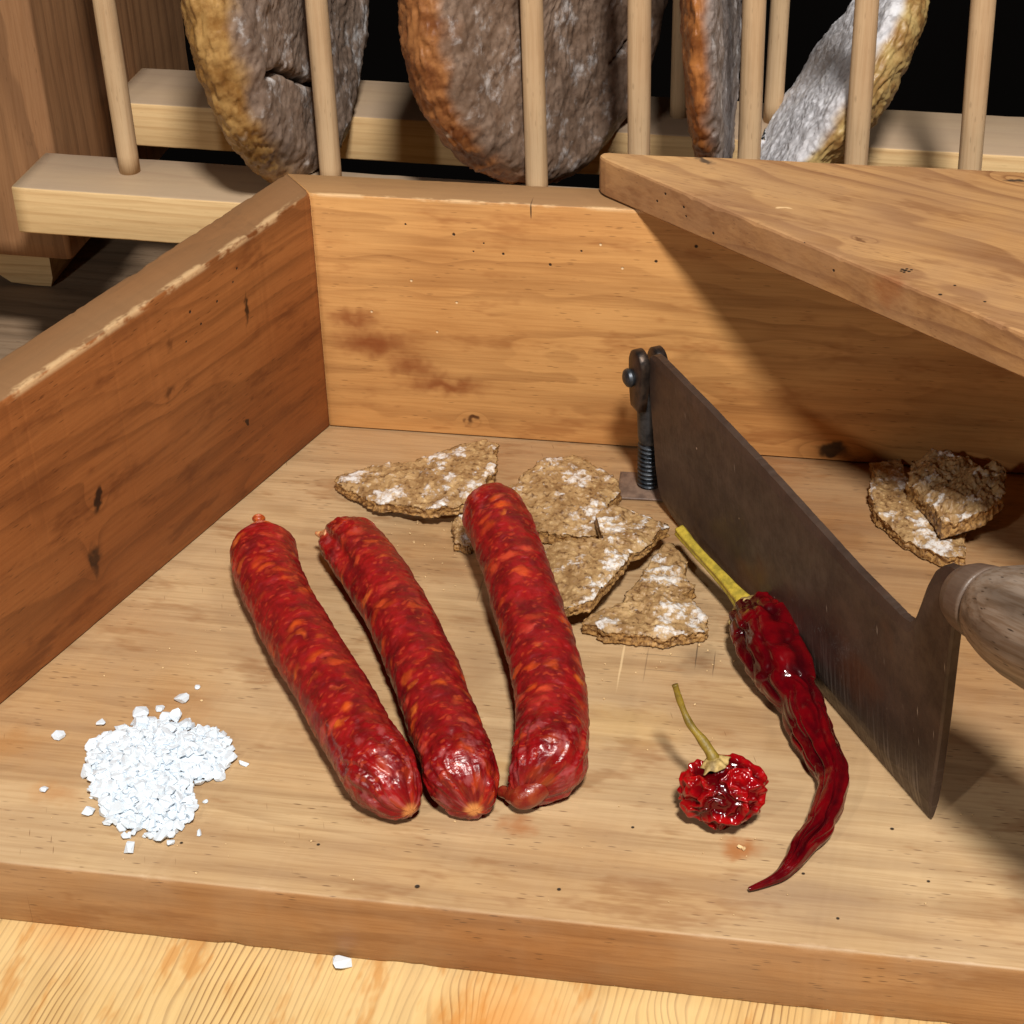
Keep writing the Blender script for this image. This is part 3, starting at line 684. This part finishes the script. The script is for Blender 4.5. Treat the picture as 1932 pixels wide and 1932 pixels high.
# knotted ends
def stub(parent, pts, rads, name, mat, seed, squash=1.0):
    n, m = 40, 28
    C, s, L = cr_spline([(*p, r) for p, r in zip(pts, rads)], n)
    ring, Nn, phi = sweep(C[:, :3], C[:, 3], m)
    q = ring * 900 + seed
    V = ring + Nn * (.00018 * fbm(q * .5, 3))[..., None] * np.clip(C[:, 3] / .001, .2, 1)[:, None, None]
    base = Vector(pts[0])
    return mesh_obj(name, V.reshape(-1, 3) - np.array(base), tube_faces(n, m), mat, parent, Matrix.Translation(base))
def mat_simple(name, a, b, scale, rough, coat=0.0, bump=.0003):
    N = NT(name); P = N.obj()
    n1 = N.noise(P, scale, 4, .6)
    N.set(Base_Color=N.mix(N.rng(n1, .3, .7), a, b), Roughness=rough, Normal=N.bump(N.noise(P, scale * 3, 3), bump, .7))
    N.b.inputs['Coat Weight'].default_value = coat
    return N.m
M_tie = mat_simple("sausage_casing_end", lin(196, 96, 30), lin(142, 44, 20), 500, .35, .2)
M_tiep = mat_simple("pale_casing_end", lin(226, 176, 116), lin(190, 96, 60), 500, .45, .1)
stub(s1, [(.0008, -.0985, .0170), (-.0004, -.0958, .0172), (-.0010, -.0938, .0176), (-.0015, -.0922, .0180), (-.0018, -.0908, .0184)], [.0050, .0024, .0013, .0023, .0007], "casing_knot", M_tie, 1)
stub(s2, [(.0240, -.0910, .0120), (.0205, -.0895, .0112), (.0188, -.0890, .0110), (.0176, -.0884, .0110)], [.0042, .0018, .0011, .0006], "casing_tail", M_tiep, 2)
M_tie3 = mat_simple("dark_casing_end", lin(150, 62, 34), lin(122, 18, 18), 300, .3, .2)
stub(s3, [(.1150, -.2030, .0080), (.1107, -.2066, .0062), (.1076, -.2058, .0048), (.1050, -.2042, .0040), (.1030, -.2028, .0036), (.1019, -.2020, .0034)], [.0040, .0042, .0030, .0019, .0019, .0006], "casing_tail", M_tie3, 3)

# ================================================================== dried chilies
def mat_chili(name, a, b, c_):
    N = NT(name); P = N.obj(); f = N.attr('deep').outputs['Fac']
    n1 = N.noise(P, 160, 4, .6)
    c = N.mix(N.rng(n1, .3, .7), a, b)
    c = N.mix(N.math('MULTIPLY', f, .8), c, c_)
    N.set(Base_Color=c, Roughness=N.rng(N.noise(P, 300, 3), .3, .7, .10, .18), Normal=N.bump(N.noise(P, 200, 2), .0004, .3))
    N.b.inputs['Coat Weight'].default_value = .12; N.b.inputs['Coat Roughness'].default_value = .05; N.b.inputs['Specular IOR Level'].default_value = .42
    return N.m
M_ch1 = mat_chili("long_chili_skin", lin(78, 2, 9), lin(108, 4, 10), lin(40, 1, 6))
M_ch2 = mat_chili("round_chili_skin", lin(128, 4, 12), lin(166, 10, 14), lin(48, 1, 6))
M_stem1 = mat_simple("yellow_stem", lin(196, 170, 62), lin(142, 126, 46), 260, .45, .1)
M_stem2 = mat_simple("olive_stem", lin(150, 124, 38), lin(104, 84, 26), 260, .5)
M_calyx = mat_simple("dry_calyx", lin(206, 176, 112), lin(120, 96, 48), 400, .6)

CH=[(.1725,-.1088,.0082),(.1742,-.1187,.0102),(.1781,-.1316,.0106),(.1838,-.1434,.0092),(.1886,-.1528,.0074),(.1926,-.1633,.0066),(.1972,-.1740,.0058),(.1999,-.1833,.0050),(.2002,-.1934,.0045),(.1972,-.2042,.0038),(.1927,-.2140,.0031),(.1883,-.2223,.0022),(.1832,-.2276,.0014),(.1780,-.2311,.0005)]
def long_chili():
    t = thing("long_dried_chili", "long curved dark red dried chili with a yellow stem beside the knife", "chili", (.186, -.165, 0))
    n, m = 330, 130
    pts = [(x, y, max(r * .92, .0012) + .0007, r) for x, y, r in CH]
    C, s, L = cr_spline(pts, n, end_dense(n))
    kn = np.column_stack([s * 75, s * 0 + 2, s * 0]); fade = sstep(0, .02, s) * sstep(L, L - .03, s)
    C[:, 0] += .0016 * fbm(kn, 2) * fade; C[:, 1] += .0008 * fbm(kn + 9, 2) * fade
    R = C[:, 3] * np.clip(s / .006, .02, 1) ** .5 * (1 + .16 * fbm(kn + 31, 3))
    ring, Nn, phi = sweep(C[:, :3], R, m)
    PH = np.repeat(phi[None], n, 0); SS = np.repeat(s[:, None], m, 1); cs, sn = np.cos(PH), np.sin(PH)
    Rk = (R / .009)[:, None]
    q = np.stack([SS * 80, cs * 1.1, sn * 1.1], -1)
    fold = .0020 * fbm(q * np.array([.40, 1.1, 1.1]) + 3, 2)                 # long lengthwise dents
    wr = .0011 * fbm(q * np.array([2.2, .5, .5]) + 8, 2, .4) * (.2 + 1.0 * sstep(.045, .008, SS) + .7 * sstep(.10, .14, SS)) - .0010 * np.exp(-(perlin(q * np.array([.30, .9, .9]) + 11) / .10) ** 2) - .0005 * np.exp(-(perlin(q * np.array([.8, .9, .9]) + 23) / .10) ** 2)
    d = (fold + wr) * np.clip(Rk, .12, 1.1) + .00018 * fbm(q * np.array([4, 2.5, 2.5]), 2) * np.clip(Rk, .2, 1)
    V = ring + Nn * d[..., None]
    V[..., 2] = np.maximum(V[..., 2], .0003 + .0002 * sn)
    deep = sstep(.0, -.0016, d / np.clip(Rk, .2, 1))
    mesh_obj("pod", V.reshape(-1, 3) - np.array((.186, -.165, 0)), tube_faces(n, m), M_ch1, t, Matrix.Translation((.186, -.165, 0)), attrs={'deep': deep.ravel()})
    # stem, ribbed, and calyx cap
    pts = [(.1715, -.1105, .0085, .0042), (.1690, -.1072, .0095, .0033), (.1650, -.1020, .0105, .0025), (.1600, -.0950, .0112, .0021), (.1545, -.0875, .0118, .0019), (.1490, -.0797, .0124, .0019), (.1446, -.0728, .0130, .0022)]
    n, m = 90, 40
    C, s, L = cr_spline(pts, n); ring, Nn, phi = sweep(C[:, :3], C[:, 3], m)
    rib = 1 + .12 * np.cos(phi * 5)[None] + .06 * fbm(np.stack([np.repeat(s[:, None], m, 1) * 200, np.cos(phi)[None].repeat(n, 0), np.sin(phi)[None].repeat(n, 0)], -1), 3)
    V = C[:, None, :3] + (ring - C[:, None, :3]) * rib[..., None]
    mesh_obj("stem", V.reshape(-1, 3) - np.array(C[0, :3]), tube_faces(n, m), M_stem1, t, Matrix.Translation(C[0, :3]))
    ax = Vector((-.51, .75, .1)).normalized()
    n, m = 26, 72; prof = [(f, f) for f in np.linspace(0, 1, n)]
    a = np.linspace(0, 2 * math.pi, m, endpoint=False)
    VV = []
    for f, _ in prof:
        lob = 1 + .22 * np.cos(a * 5 + .4) * f + .10 * np.cos(a * 11) * f
        rr = .0028 + .0049 * f * lob; xx = .0030 - .0054 * f ** 1.9 + .0003 * np.sin(a * 7)
        VV.append(np.stack([xx, rr * np.cos(a), rr * np.sin(a)], -1))
    o = mesh_obj("calyx", np.vstack(VV), tube_faces(n, m, False), M_calyx, t, frame((.1708, -.1100, .0086), ax))
    sm = o.modifiers.new("thick", 'SOLIDIFY'); sm.thickness = .0004
long_chili()
def round_chili():
    c = np.array((.1680, -.2012, .0102))
    t = thing("round_dried_chili", "small round wrinkled red chili with a thin upright olive stem", "chili", (.169, -.2015, 0))
    n, m = 190, 260
    th = np.linspace(.02, math.pi - .02, n)[:, None]; ph = np.linspace(0, 2 * math.pi, m, endpoint=False)[None]
    D = np.stack([np.sin(th) * np.cos(ph), np.sin(th) * np.sin(ph), np.cos(th) + 0 * ph], -1)
    q = D * 2.1 + np.array((3.1, .7, 5.2))
    wq = q + .35 * np.stack([fbm(q * 1.3, 2), fbm(q * 1.3 + 9, 2), fbm(q * 1.3 + 21, 2)], -1)
    rd = softridge(wq * .95); rd2 = softridge(wq * 1.8 + 4)
    rd3 = softridge(wq * 1.35 + 17)
    rd = softridge(wq * .62); rd3 = softridge(wq * .95 + 17)
    d = .0017 * (rd - .5) + .0009 * (rd3 - .5) + .0012 * fbm(q * .6, 2)
    sc = np.array((.0118, .0104, .0102))
    V = c + D * sc + D * d[..., None]
    topd = np.exp(-((D[..., 0] + .22) ** 2 + (D[..., 1] - .1) ** 2) / .09) * (D[..., 2] > 0)
    V[..., 2] -= .0016 * topd
    V[..., 0] += .0022 * np.clip(D[..., 0], 0, 1) * np.clip(D[..., 2] + .4, 0, 1)
    V[..., 2] = np.maximum(V[..., 2], .0002)
    deep = sstep(.0003, -.0013, d)
    b = Vector((.169, -.2015, 0))
    mesh_obj("pod", V.reshape(-1, 3) - np.array(b), tube_faces(n, m), M_ch2, t, Matrix.Translation(b), attrs={'deep': deep.ravel()})
    pts = [(.1660, -.1995, .0178, .0024), (.1645, -.1982, .0212, .0018), (.1613, -.1952, .0241, .0014), (.1574, -.1922, .0272, .0011), (.1544, -.1892, .0320, .00095), (.1523, -.1872, .0373, .0010)]
    n, m = 80, 28
    C, s, L = cr_spline(pts, n); ring, Nn, phi = sweep(C[:, :3], C[:, 3] * (1 + .08 * np.sin(s * 900)), m)
    mesh_obj("stem", ring.reshape(-1, 3) - np.array(C[0, :3]), tube_faces(n, m), M_stem2, t, Matrix.Translation(C[0, :3]))
    n, m = 18, 60; a = np.linspace(0, 2 * math.pi, m, endpoint=False); VV = []
    for f in np.linspace(0, 1, n):
        lob = 1 + .25 * np.cos(a * 5) * f + .12 * np.cos(a * 9 + 1) * f
        rr = .0014 + .0030 * f * lob
        VV.append(np.stack([.0014 - .0026 * f ** 1.6 + .0005 * np.sin(a * 6) * f, rr * np.cos(a), rr * np.sin(a)], -1))
    o = mesh_obj("calyx", np.vstack(VV), tube_faces(n, m, False), M_calyx, t, frame((.1652, -.1990, .0196), (-.35, .2, .9)))
    sm = o.modifiers.new("thick", 'SOLIDIFY'); sm.thickness = .0004
round_chili()

# ================================================================== hinged knife
def mat_blade():
    N = NT("patinated_blade"); P = N.obj(); X, Y, Z = N.xyz(P)
    n1 = N.noise(P, 45, 5, .65); n2 = N.noise(P, 260, 4, .65)
    c = N.mix(N.rng(n1, .3, .72), lin(64, 50, 43), lin(88, 71, 61))
    c = N.mix(N.math('MULTIPLY', N.rng(n2, .5, .72), .3), c, lin(58, 44, 38))
    c = N.mix(N.math('MULTIPLY', N.rng(N.noise(P, 24, 4), .55, .7), .5), c, lin(104, 66, 42))
    # polished streaks near the edge, rising across it
    pr = N.n('ShaderNodeVectorRotate', rotation_type='Y_AXIS'); N.put(pr.inputs['Vector'], P); pr.inputs['Angle'].default_value = .25
    st = N.noise(N.vm('MULTIPLY', pr.outputs[0], (900, 1, 40)), 1.0, 3)
    near = N.rng(Z, .030, .002)
    stm = N.math('MULTIPLY', N.math('MULTIPLY', N.rng(st, .5, .66), near), N.rng(X, .05, .11))
    c = N.mix(N.math('MULTIPLY', stm, .45), c, lin(150, 138, 128))
    sc = N.voro(N.vm('MULTIPLY', pr.outputs[0], (700, 1, 60)), 1.0)
    sm_ = N.math('MULTIPLY', N.rng(sc.outputs['Distance'], .13, .04), N.rng(N.noise(P, 50, 2), .56, .66))
    c = N.mix(sm_, c, lin(210, 196, 180))
    dots = N.voro(P, 190); dm = N.math('MULTIPLY', N.rng(dots.outputs['Distance'], .10, .05), N.rng(N.xyz(dots.outputs['Color'])[0], .86, .9))
    c = N.mix(dm, c, lin(200, 180, 160))
    N.set(Base_Color=c, Metallic=.35, Roughness=N.rng(n2, .3, .7, .38, .55), Normal=N.bump(N.math('ADD', n2, st), .00015, .5))
    return N.m
M_blade = mat_blade()
def mat_iron(name, a, b, rough):
    N = NT(name); P = N.obj(); n = N.noise(P, 300, 4, .6)
    N.set(Base_Color=N.mix(N.rng(n, .3, .7), a, b), Metallic=.8, Roughness=N.rng(n, .3, .7, rough, rough + .2), Normal=N.bump(N.noise(P, 700, 3), .0002, .6))
    return N.m
M_iron = mat_iron("dark_iron", lin(62, 56, 54), lin(96, 82, 72), .34)
M_bolt = mat_iron("blued_bolt", lin(52, 58, 66), lin(88, 92, 98), .3)
knife = thing("hinged_bread_knife", "dark hinged knife with a broad blade and turned wooden handle", "knife", (.1294, -.0268, 0))
b0 = Vector((.1368, -.0425, 0)); bd = Vector((.5211, -.8535, 0))
MB = frame(b0, bd)                                   # x along the edge, y across (left = +y? ), z up
def blade():
    top = np.array([(-.0128, .0560), (-.0122, .0592), (-.0100, .0610), (-.0060, .0615), (.0314, .0616), (.072, .0609), (.128, .0585), (.1540, .0588), (.1575, .0596), (.1597, .0625), (.1612, .0680), (.1632, .0762), (.1660, .0832), (.1695, .0875), (.1735, .0890), (.1765, .0885), (.1779, .0860)])
    bot = np.array([(-.0128, .0540), (-.0100, .040), (-.0072, .028), (-.0048, .016), (-.0022, .0085), (.0010, .0042), (.0060, .0020), (.0140, .0009), (.03, .0006), (.10, .0005), (.1770, .0006), (.1779, .0016)])
    xs = np.unique(np.concatenate([np.linspace(-.0128, .014, 60), np.linspace(.014, .154, 150), np.linspace(.154, .1779, 70)]))
    zt = np.interp(xs, top[:, 0], top[:, 1]); zb = np.interp(xs, bot[:, 0], bot[:, 1])
    ker = np.array([.25, .5, .25])
    zt[1:-1] = np.convolve(zt, ker, 'valid')
    zt -= .0004 * np.clip(fbm(np.stack([xs * 260, xs * 0, xs * 0], -1), 3), 0, 1) * (xs < .153)
    K = 22; f = np.linspace(0, 1, K) ** 1.3
    Zs = zb[:, None] + (zt - zb)[:, None] * f
    hw = .0019 * (.20 + .78 * sstep(.0, .009, Zs)); hw[:, -1] *= .7; hw[:, 0] *= .6
    edge = (sstep(xs[0], xs[0] + .0008, xs) * sstep(xs[-1], xs[-1] - .0008, xs))[:, None] * .35 + .65
    hw = hw * edge
    Xs = np.repeat(xs[:, None], K, 1) + np.where(xs[:, None] > .176, .0006 * np.sin(Zs * 60), 0)
    L_ = np.stack([Xs, -hw, Zs], -1); R_ = np.stack([Xs, hw, Zs], -1)[:, ::-1]
    V = np.concatenate([L_, R_], 1); m = 2 * K
    F = tube_faces(len(xs), m, False)
    n = len(xs)
    for b in (0, (n - 1) * m):
        for k in range(K - 1): F.append((b + k, b + k + 1, b + m - 2 - k, b + m - 1 - k))
    return mesh_obj("blade", V.reshape(-1, 3), F, M_blade, knife, MB, smooth=False)
blade()
# handle : axis in the plane of the blade, rising
hd = (bd * math.cos(.33) + Vector((0, 0, 1)) * math.sin(.33)).normalized()
h0 = b0 + bd * .1895 + Vector((0, 0, .0870))
M_handle = wood("handle_wood", lin(146, 130, 116), lin(80, 66, 56), ring_gap=.0021, pith=(.05, -.06), tilt=(.01, .01), contrast=.3, warp=.0008, rough=.38, blotch=.5, fibre=2.2, pores=.9)
hp = [(.0002, .0002), (.0002, .0085), (.0006, .0102), (.0015, .0109), (.004, .0119), (.010, .0136), (.018, .0150), (.030, .0158), (.045, .0157), (.062, .0146), (.080, .0138), (.095, .0146), (.107, .0156), (.114, .0142), (.1175, .009), (.1185, .0005)]
def smooth_prof(p, n):
    p = np.array(p); l = np.concatenate([[0], np.cumsum(np.linalg.norm(np.diff(p, axis=0), axis=1))])
    t = np.linspace(0, l[-1], n); return [(np.interp(a, l, p[:, 0]), max(.0002, np.interp(a, l, p[:, 1]))) for a in t]
V, F = lathe(smooth_prof(hp, 120), 90)
V += np.array([0, 1, 1]) * V * (.05 * fbm(V * np.array([25, 90, 90]), 3))[:, None]
handle = mesh_obj("handle", V, F, M_handle, knife, frame(h0, hd))
fp = [(-.0150, .0002), (-.0150, .0035), (-.0140, .0062), (-.0115, .0084), (-.008, .0096), (-.004, .0102), (-.0008, .0105), (-.0001, .0098), (-.0001, .0002)]
M_ferr = wood("handle_neck_wood", lin(104, 86, 74), lin(66, 52, 44), ring_gap=.004, pith=(.004, -.012), contrast=.3, warp=.002, rough=.4, blotch=.4)
V, F = lathe(smooth_prof(fp, 60), 72)
mesh_obj("ferrule", V, F, M_ferr, knife, frame(h0, hd))
# threaded eye bolt, fork and rivet
bolt = Vector((.1294, -.0268, 0))
prof = [(.0008, .0046)]
for x in np.linspace(.0012, .0205, 170):
    ph = (x / .00185) * 2 * math.pi; prof.append((x, .0040 + .0006 * math.sin(ph)))
prof += [(.0212, .0044), (.0225, .0047), (.030, .0050), (.038, .0053), (.044, .0052), (.046, .0046), (.047, .002)]
V, F = lathe(prof, 40); 
mesh_obj("hinge_bolt", V, F, M_bolt, knife, frame(bolt, (0, 0, 1), (1, 0, 0)))
def lug(yoff, x0, x1, z0, z1, th, name="hinge_lug", top_r=.006):
    xs = []
    for a in np.linspace(0, math.pi, 16): xs.append(((x0 + x1) / 2 + (x1 - x0) / 2 * math.cos(a), z1 - top_r + top_r * math.sin(a)))
    pr = xs + [(x0 + .0008, z0 + .006), (x0 + .002, z0), (x1 - .002, z0), (x1 - .0008, z0 + .006)]
    n = len(pr); pr = np.array(pr); c = pr.mean(0)
    rows = []
    for y, s in ((yoff - th / 2, .88), (yoff - th / 2 + .0005, 1), (yoff + th / 2 - .0005, 1), (yoff + th / 2, .88)):
        q = c + (pr - c) * s; rows.append(np.column_stack([q[:, 0], np.full(n, y), q[:, 1]]))
    return mesh_obj(name, np.vstack(rows), tube_faces(4, n), M_iron, knife, MB)
MBi = MB.inverted(); bl = MBi @ bolt
lug(-.0036, bl.x - .0046, bl.x + .0062, .036, .0600, .0040)
lug(.0036, bl.x - .0044, bl.x + .0062, .040, .0595, .0040)
for side in (-1, 1):
    V, F = lathe(smooth_prof([(0, .0030), (.0012, .0036), (.0024, .0032), (.0032, .0018), (.0034, .0002)], 24), 28)
    mesh_obj("rivet", V, F, M_bolt, knife, frame(MB @ Vector((bl.x - .001, side * .0055, .0485)), (MB.to_3x3() @ Vector((0, side, 0)))))
M_plate = mat_simple("tarnished_plate", lin(132, 108, 92), lin(92, 74, 64), 180, .5)
V, F = board_mesh(.024, .018, .0009, seg=20, bev=.0003, seed=3)
mesh_obj("base_plate", V, F, M_plate, knife, frame((.1185, -.0370, .0002), (1, .04, 0)))

# ================================================================== coarse salt
def mat_salt():
    N = NT("coarse_salt"); P = N.obj()
    N.set(Base_Color=(.72, .80, .88), Roughness=.15)
    N.b.inputs['Specular IOR Level'].default_value = .5
    N.put(N.b.inputs['Normal'], N.bump(N.noise(P, 900, 3), .0002, .4))
    return N.m
M_salt = mat_salt()
def crystal(r):
    """sharp broken grain: hull of a few jittered points of a flattened block"""
    bm = bmesh.new()
    sc = np.array((1.0, r.uniform(.6, .95), r.uniform(.40, .62)))
    for _ in range(17):
        p = r.uniform(-1, 1, 3); p = p / (np.abs(p) ** 4).sum() ** .25 * r.uniform(.84, 1)
        bm.verts.new(p * sc)
    bmesh.ops.convex_hull(bm, input=bm.verts)
    bmesh.ops.delete(bm, geom=[v for v in bm.verts if not v.link_faces], context='VERTS')
    bm.verts.index_update()
    V = np.array([v.co[:] for v in bm.verts]); F = [[v.index for v in f.verts] for f in bm.faces]; bm.free()
    return V, F
rs = np.random.default_rng(3)
PROTO = [crystal(rs) for _ in range(24)]
def rot(r):
    q = r.normal(size=4); q /= np.linalg.norm(q); w, x, y, z = q
    return np.array([[1-2*(y*y+z*z), 2*(x*y-z*w), 2*(x*z+y*w)], [2*(x*y+z*w), 1-2*(x*x+z*z), 2*(y*z-x*w)], [2*(x*z-y*w), 2*(y*z+x*w), 1-2*(x*x+y*y)]])
def rot_flat(r):
    a, b, g = r.uniform(0, 6.28), r.normal(0, .3), r.normal(0, .3)
    Rz = np.array([[math.cos(a), -math.sin(a), 0], [math.sin(a), math.cos(a), 0], [0, 0, 1]])
    Rx = np.array([[1, 0, 0], [0, math.cos(b), -math.sin(b)], [0, math.sin(b), math.cos(b)]])
    Ry = np.array([[math.cos(g), 0, math.sin(g)], [0, 1, 0], [-math.sin(g), 0, math.cos(g)]])
    return Ry @ Rx @ Rz
SALT=[(-0.0248,-0.2112),(-0.0291,-0.1943),(-0.0233,-0.1899),(-0.0183,-0.1864),(-0.0171,-0.1840),(-0.0118,-0.1830),(-0.0073,-0.1800),(-0.0008,-0.1804),(0.0017,-0.1855),(0.0058,-0.1841),(0.0105,-0.1852),(0.0146,-0.1882),(0.0168,-0.1957),(0.0178,-0.2048),(0.0141,-0.2085),(0.0094,-0.2097),(0.0125,-0.2151),(0.0136,-0.2247),(0.0110,-0.2290),(0.0080,-0.2335),(0.0040,-0.2340),(-0.0001,-0.2325),(-0.0030,-0.2350),(-0.0045,-0.2345),(-0.0069,-0.2303),(-0.0118,-0.2300),(-0.0151,-0.2249),(-0.0193,-0.2198)]
def inside(poly, x, y):
    c = False; j = len(poly) - 1
    for i in range(len(poly)):
        (xi, yi), (xj, yj) = poly[i], poly[j]
        if (yi > y) != (yj > y) and x < (xj - xi) * (y - yi) / (yj - yi) + xi: c = not c
        j = i
    return c
SA = np.array(SALT)
def edge_dist(x, y):
    A = SA; B = np.roll(SA, -1, 0); ab = B - A; p = np.array((x, y))
    t = np.clip(((p - A) * ab).sum(1) / (ab * ab).sum(1), 0, 1)
    return np.linalg.norm(p - (A + t[:, None] * ab), axis=1).min()
def salt_heap():
    VV, FF, k = [], [], 0
    cnt = 0
    # the packed body of the heap under the visible grains
    gx, gy = np.meshgrid(np.linspace(-.031, .020, 70), np.linspace(-.238, -.177, 80))
    idx = -np.ones(gx.shape, int)
    for a in range(gx.shape[0]):
        for b in range(gx.shape[1]):
            x, y = gx[a, b], gy[a, b]
            if inside(SALT, x, y) and edge_dist(x, y) > .0022:
                idx[a, b] = k; k += 1
                VV.append(np.array([[x, y, .0052 * (1 - math.exp(-(edge_dist(x, y) - .0022) / .0085)) + .0004 + rs.uniform(0, .0004)]]))
    for a in range(gx.shape[0] - 1):
        for b in range(gx.shape[1] - 1):
            q = (idx[a, b], idx[a, b + 1], idx[a + 1, b + 1], idx[a + 1, b])
            if min(q) >= 0: FF.append(list(q))
    while cnt < 760:
        x, y = rs.uniform(-.03, .019), rs.uniform(-.237, -.177)
        if not inside(SALT, x, y): continue
        d = edge_dist(x, y); h = .0062 * (1 - math.exp(-d / .0085))
        size = rs.choice((.0008, .0013, .0018, .0025), p=(.22, .36, .30, .12)) * rs.uniform(.85, 1.15)
        z = (size * .42 if d < .0022 else size * .12) + h * rs.uniform(.92, 1.0)
        V, F = PROTO[rs.integers(24)]
        W = (V * size) @ (rot(rs) if rs.random() < .08 else rot_flat(rs)).T
        if z + W[:, 2].min() < .0001: z = .0001 - W[:, 2].min()
        VV.append(W + np.array((x, y, z))); FF += [[i + k for i in f] for f in F]; k += len(V); cnt += 1
    base = Vector((-.006, -.208, 0))
    o = mesh_obj("salt_heap", np.vstack(VV) - np.array(base), FF, M_salt, None, Matrix.Translation(base), smooth=False)
    tag(o, "heap of coarse white salt at the tray's front left", "salt", kind='stuff')
salt_heap()
LOOSE = [(-.0396, -.1937, .0027, "salt crystal lying alone on the tray at far left, upper of two"), (-.0284, -.1862, .0020, "small flat salt crystal just behind the salt heap's left side"),
    (-.0172, -.1806, .0036, "largest oblong salt crystal on the back rim of the salt heap"), (-.0123, -.1766, .0020, "small salt crystal behind the oblong one at the heap's back"),
    (-.0065, -.1713, .0029, "big salt crystal standing clear behind the salt heap"), (-.0035, -.1646, .0013, "tiny salt crystal furthest behind the salt heap"),
    (-.0351, -.2184, .0016, "small salt crystal lying alone on the tray at far left, lower of two"), (-.0184, -.2259, .0026, "salt crystal off the front left side of the salt heap"),
    (.0172, -.2298, .0016, "small salt crystal off the front right side of the salt heap"), (-.0007, -.2392, .0026, "salt crystal nearest the tray's front edge below the heap"),
    (.0217, -.1984, .0021, "salt crystal furthest right, by the heap's pointed right tip"), (.0149, -.2163, .0011, "tiny salt crystal in the notch at the heap's lower right"),
    (.0099, -.2352, .0021, "salt crystal at the heap's front, right of centre")]
def loose(x, y, z, size, label):
    V, F = PROTO[rs.integers(24)]
    a = rs.uniform(0, 6.28); c, s = math.cos(a), math.sin(a)
    W = (V * size * np.array((1, 1, .9))) @ np.array([[c, s, 0], [-s, c, 0], [0, 0, 1]])
    W[:, 2] -= W[:, 2].min()
    o = mesh_obj("salt_crystal", W, F, M_salt, None, Matrix.Translation((x, y, z + .0001)), smooth=False)
    tag(o, label, "salt", "loose salt crystals")
for x, y, s_, lb in LOOSE: loose(x, y, 0, s_ * .85, lb)
loose(.0640, -.2520, ZT, .0030, "lilac white salt crystal on the yellow table below the tray's edge")

# ================================================================== crumbs
def crumbs():
    VV, FF, k = [], [], 0
    bm = bmesh.new(); bmesh.ops.create_icosphere(bm, subdivisions=1, radius=1.0); bm.verts.index_update()
    CV = np.array([v.co[:] for v in bm.verts]); CF = [[v.index for v in f.verts] for f in bm.faces]; bm.free()
    def put(x, y, z, size):
        nonlocal k
        V, F = CV * rs.uniform(.5, 1.3, (len(CV), 1)) * rs.uniform(.5, 1, 3), CF; W = (V * size) @ rot(rs).T; W[:, 2] -= W[:, 2].min()
        VV.append(W + np.array((x, y, z + .0001))); FF.extend([[i + k for i in f] for f in F]); k += len(V)
    for _ in range(70): put(rs.uniform(-.03, .25), rs.uniform(-.245, -.09), 0, rs.uniform(.00018, .00042))
    for cx, cy, sx, n in ((.046, -.07, .014, 26), (.13, -.128, .02, 22), (.06, -.09, .02, 14), (.165, -.125, .008, 12), (.20, -.10, .02, 12), (.17, -.214, .006, 5), (-.01, -.145, .02, 10), (.02, -.238, .02, 10)):
        for _ in range(n):
            x, y = rs.normal(cx, sx), rs.normal(cy, sx * .6)
            if y > -.003 or y < -.246: continue
            put(x, y, 0, rs.uniform(.0002, .00055))
    put(.1745, -.2135, 0, .0011); put(.1757, -.2140, 0, .0007)
    N = NT("crumb"); N.set(Base_Color=lin(222, 190, 140), Roughness=.8)
    base = Vector((.1, -.15, 0))
    o = mesh_obj("bread_crumbs", np.vstack(VV) - np.array(base), FF, N.m, None, Matrix.Translation(base), smooth=False)
    tag(o, "pale bread crumbs scattered over the tray floor", "crumbs", kind='stuff')
crumbs()
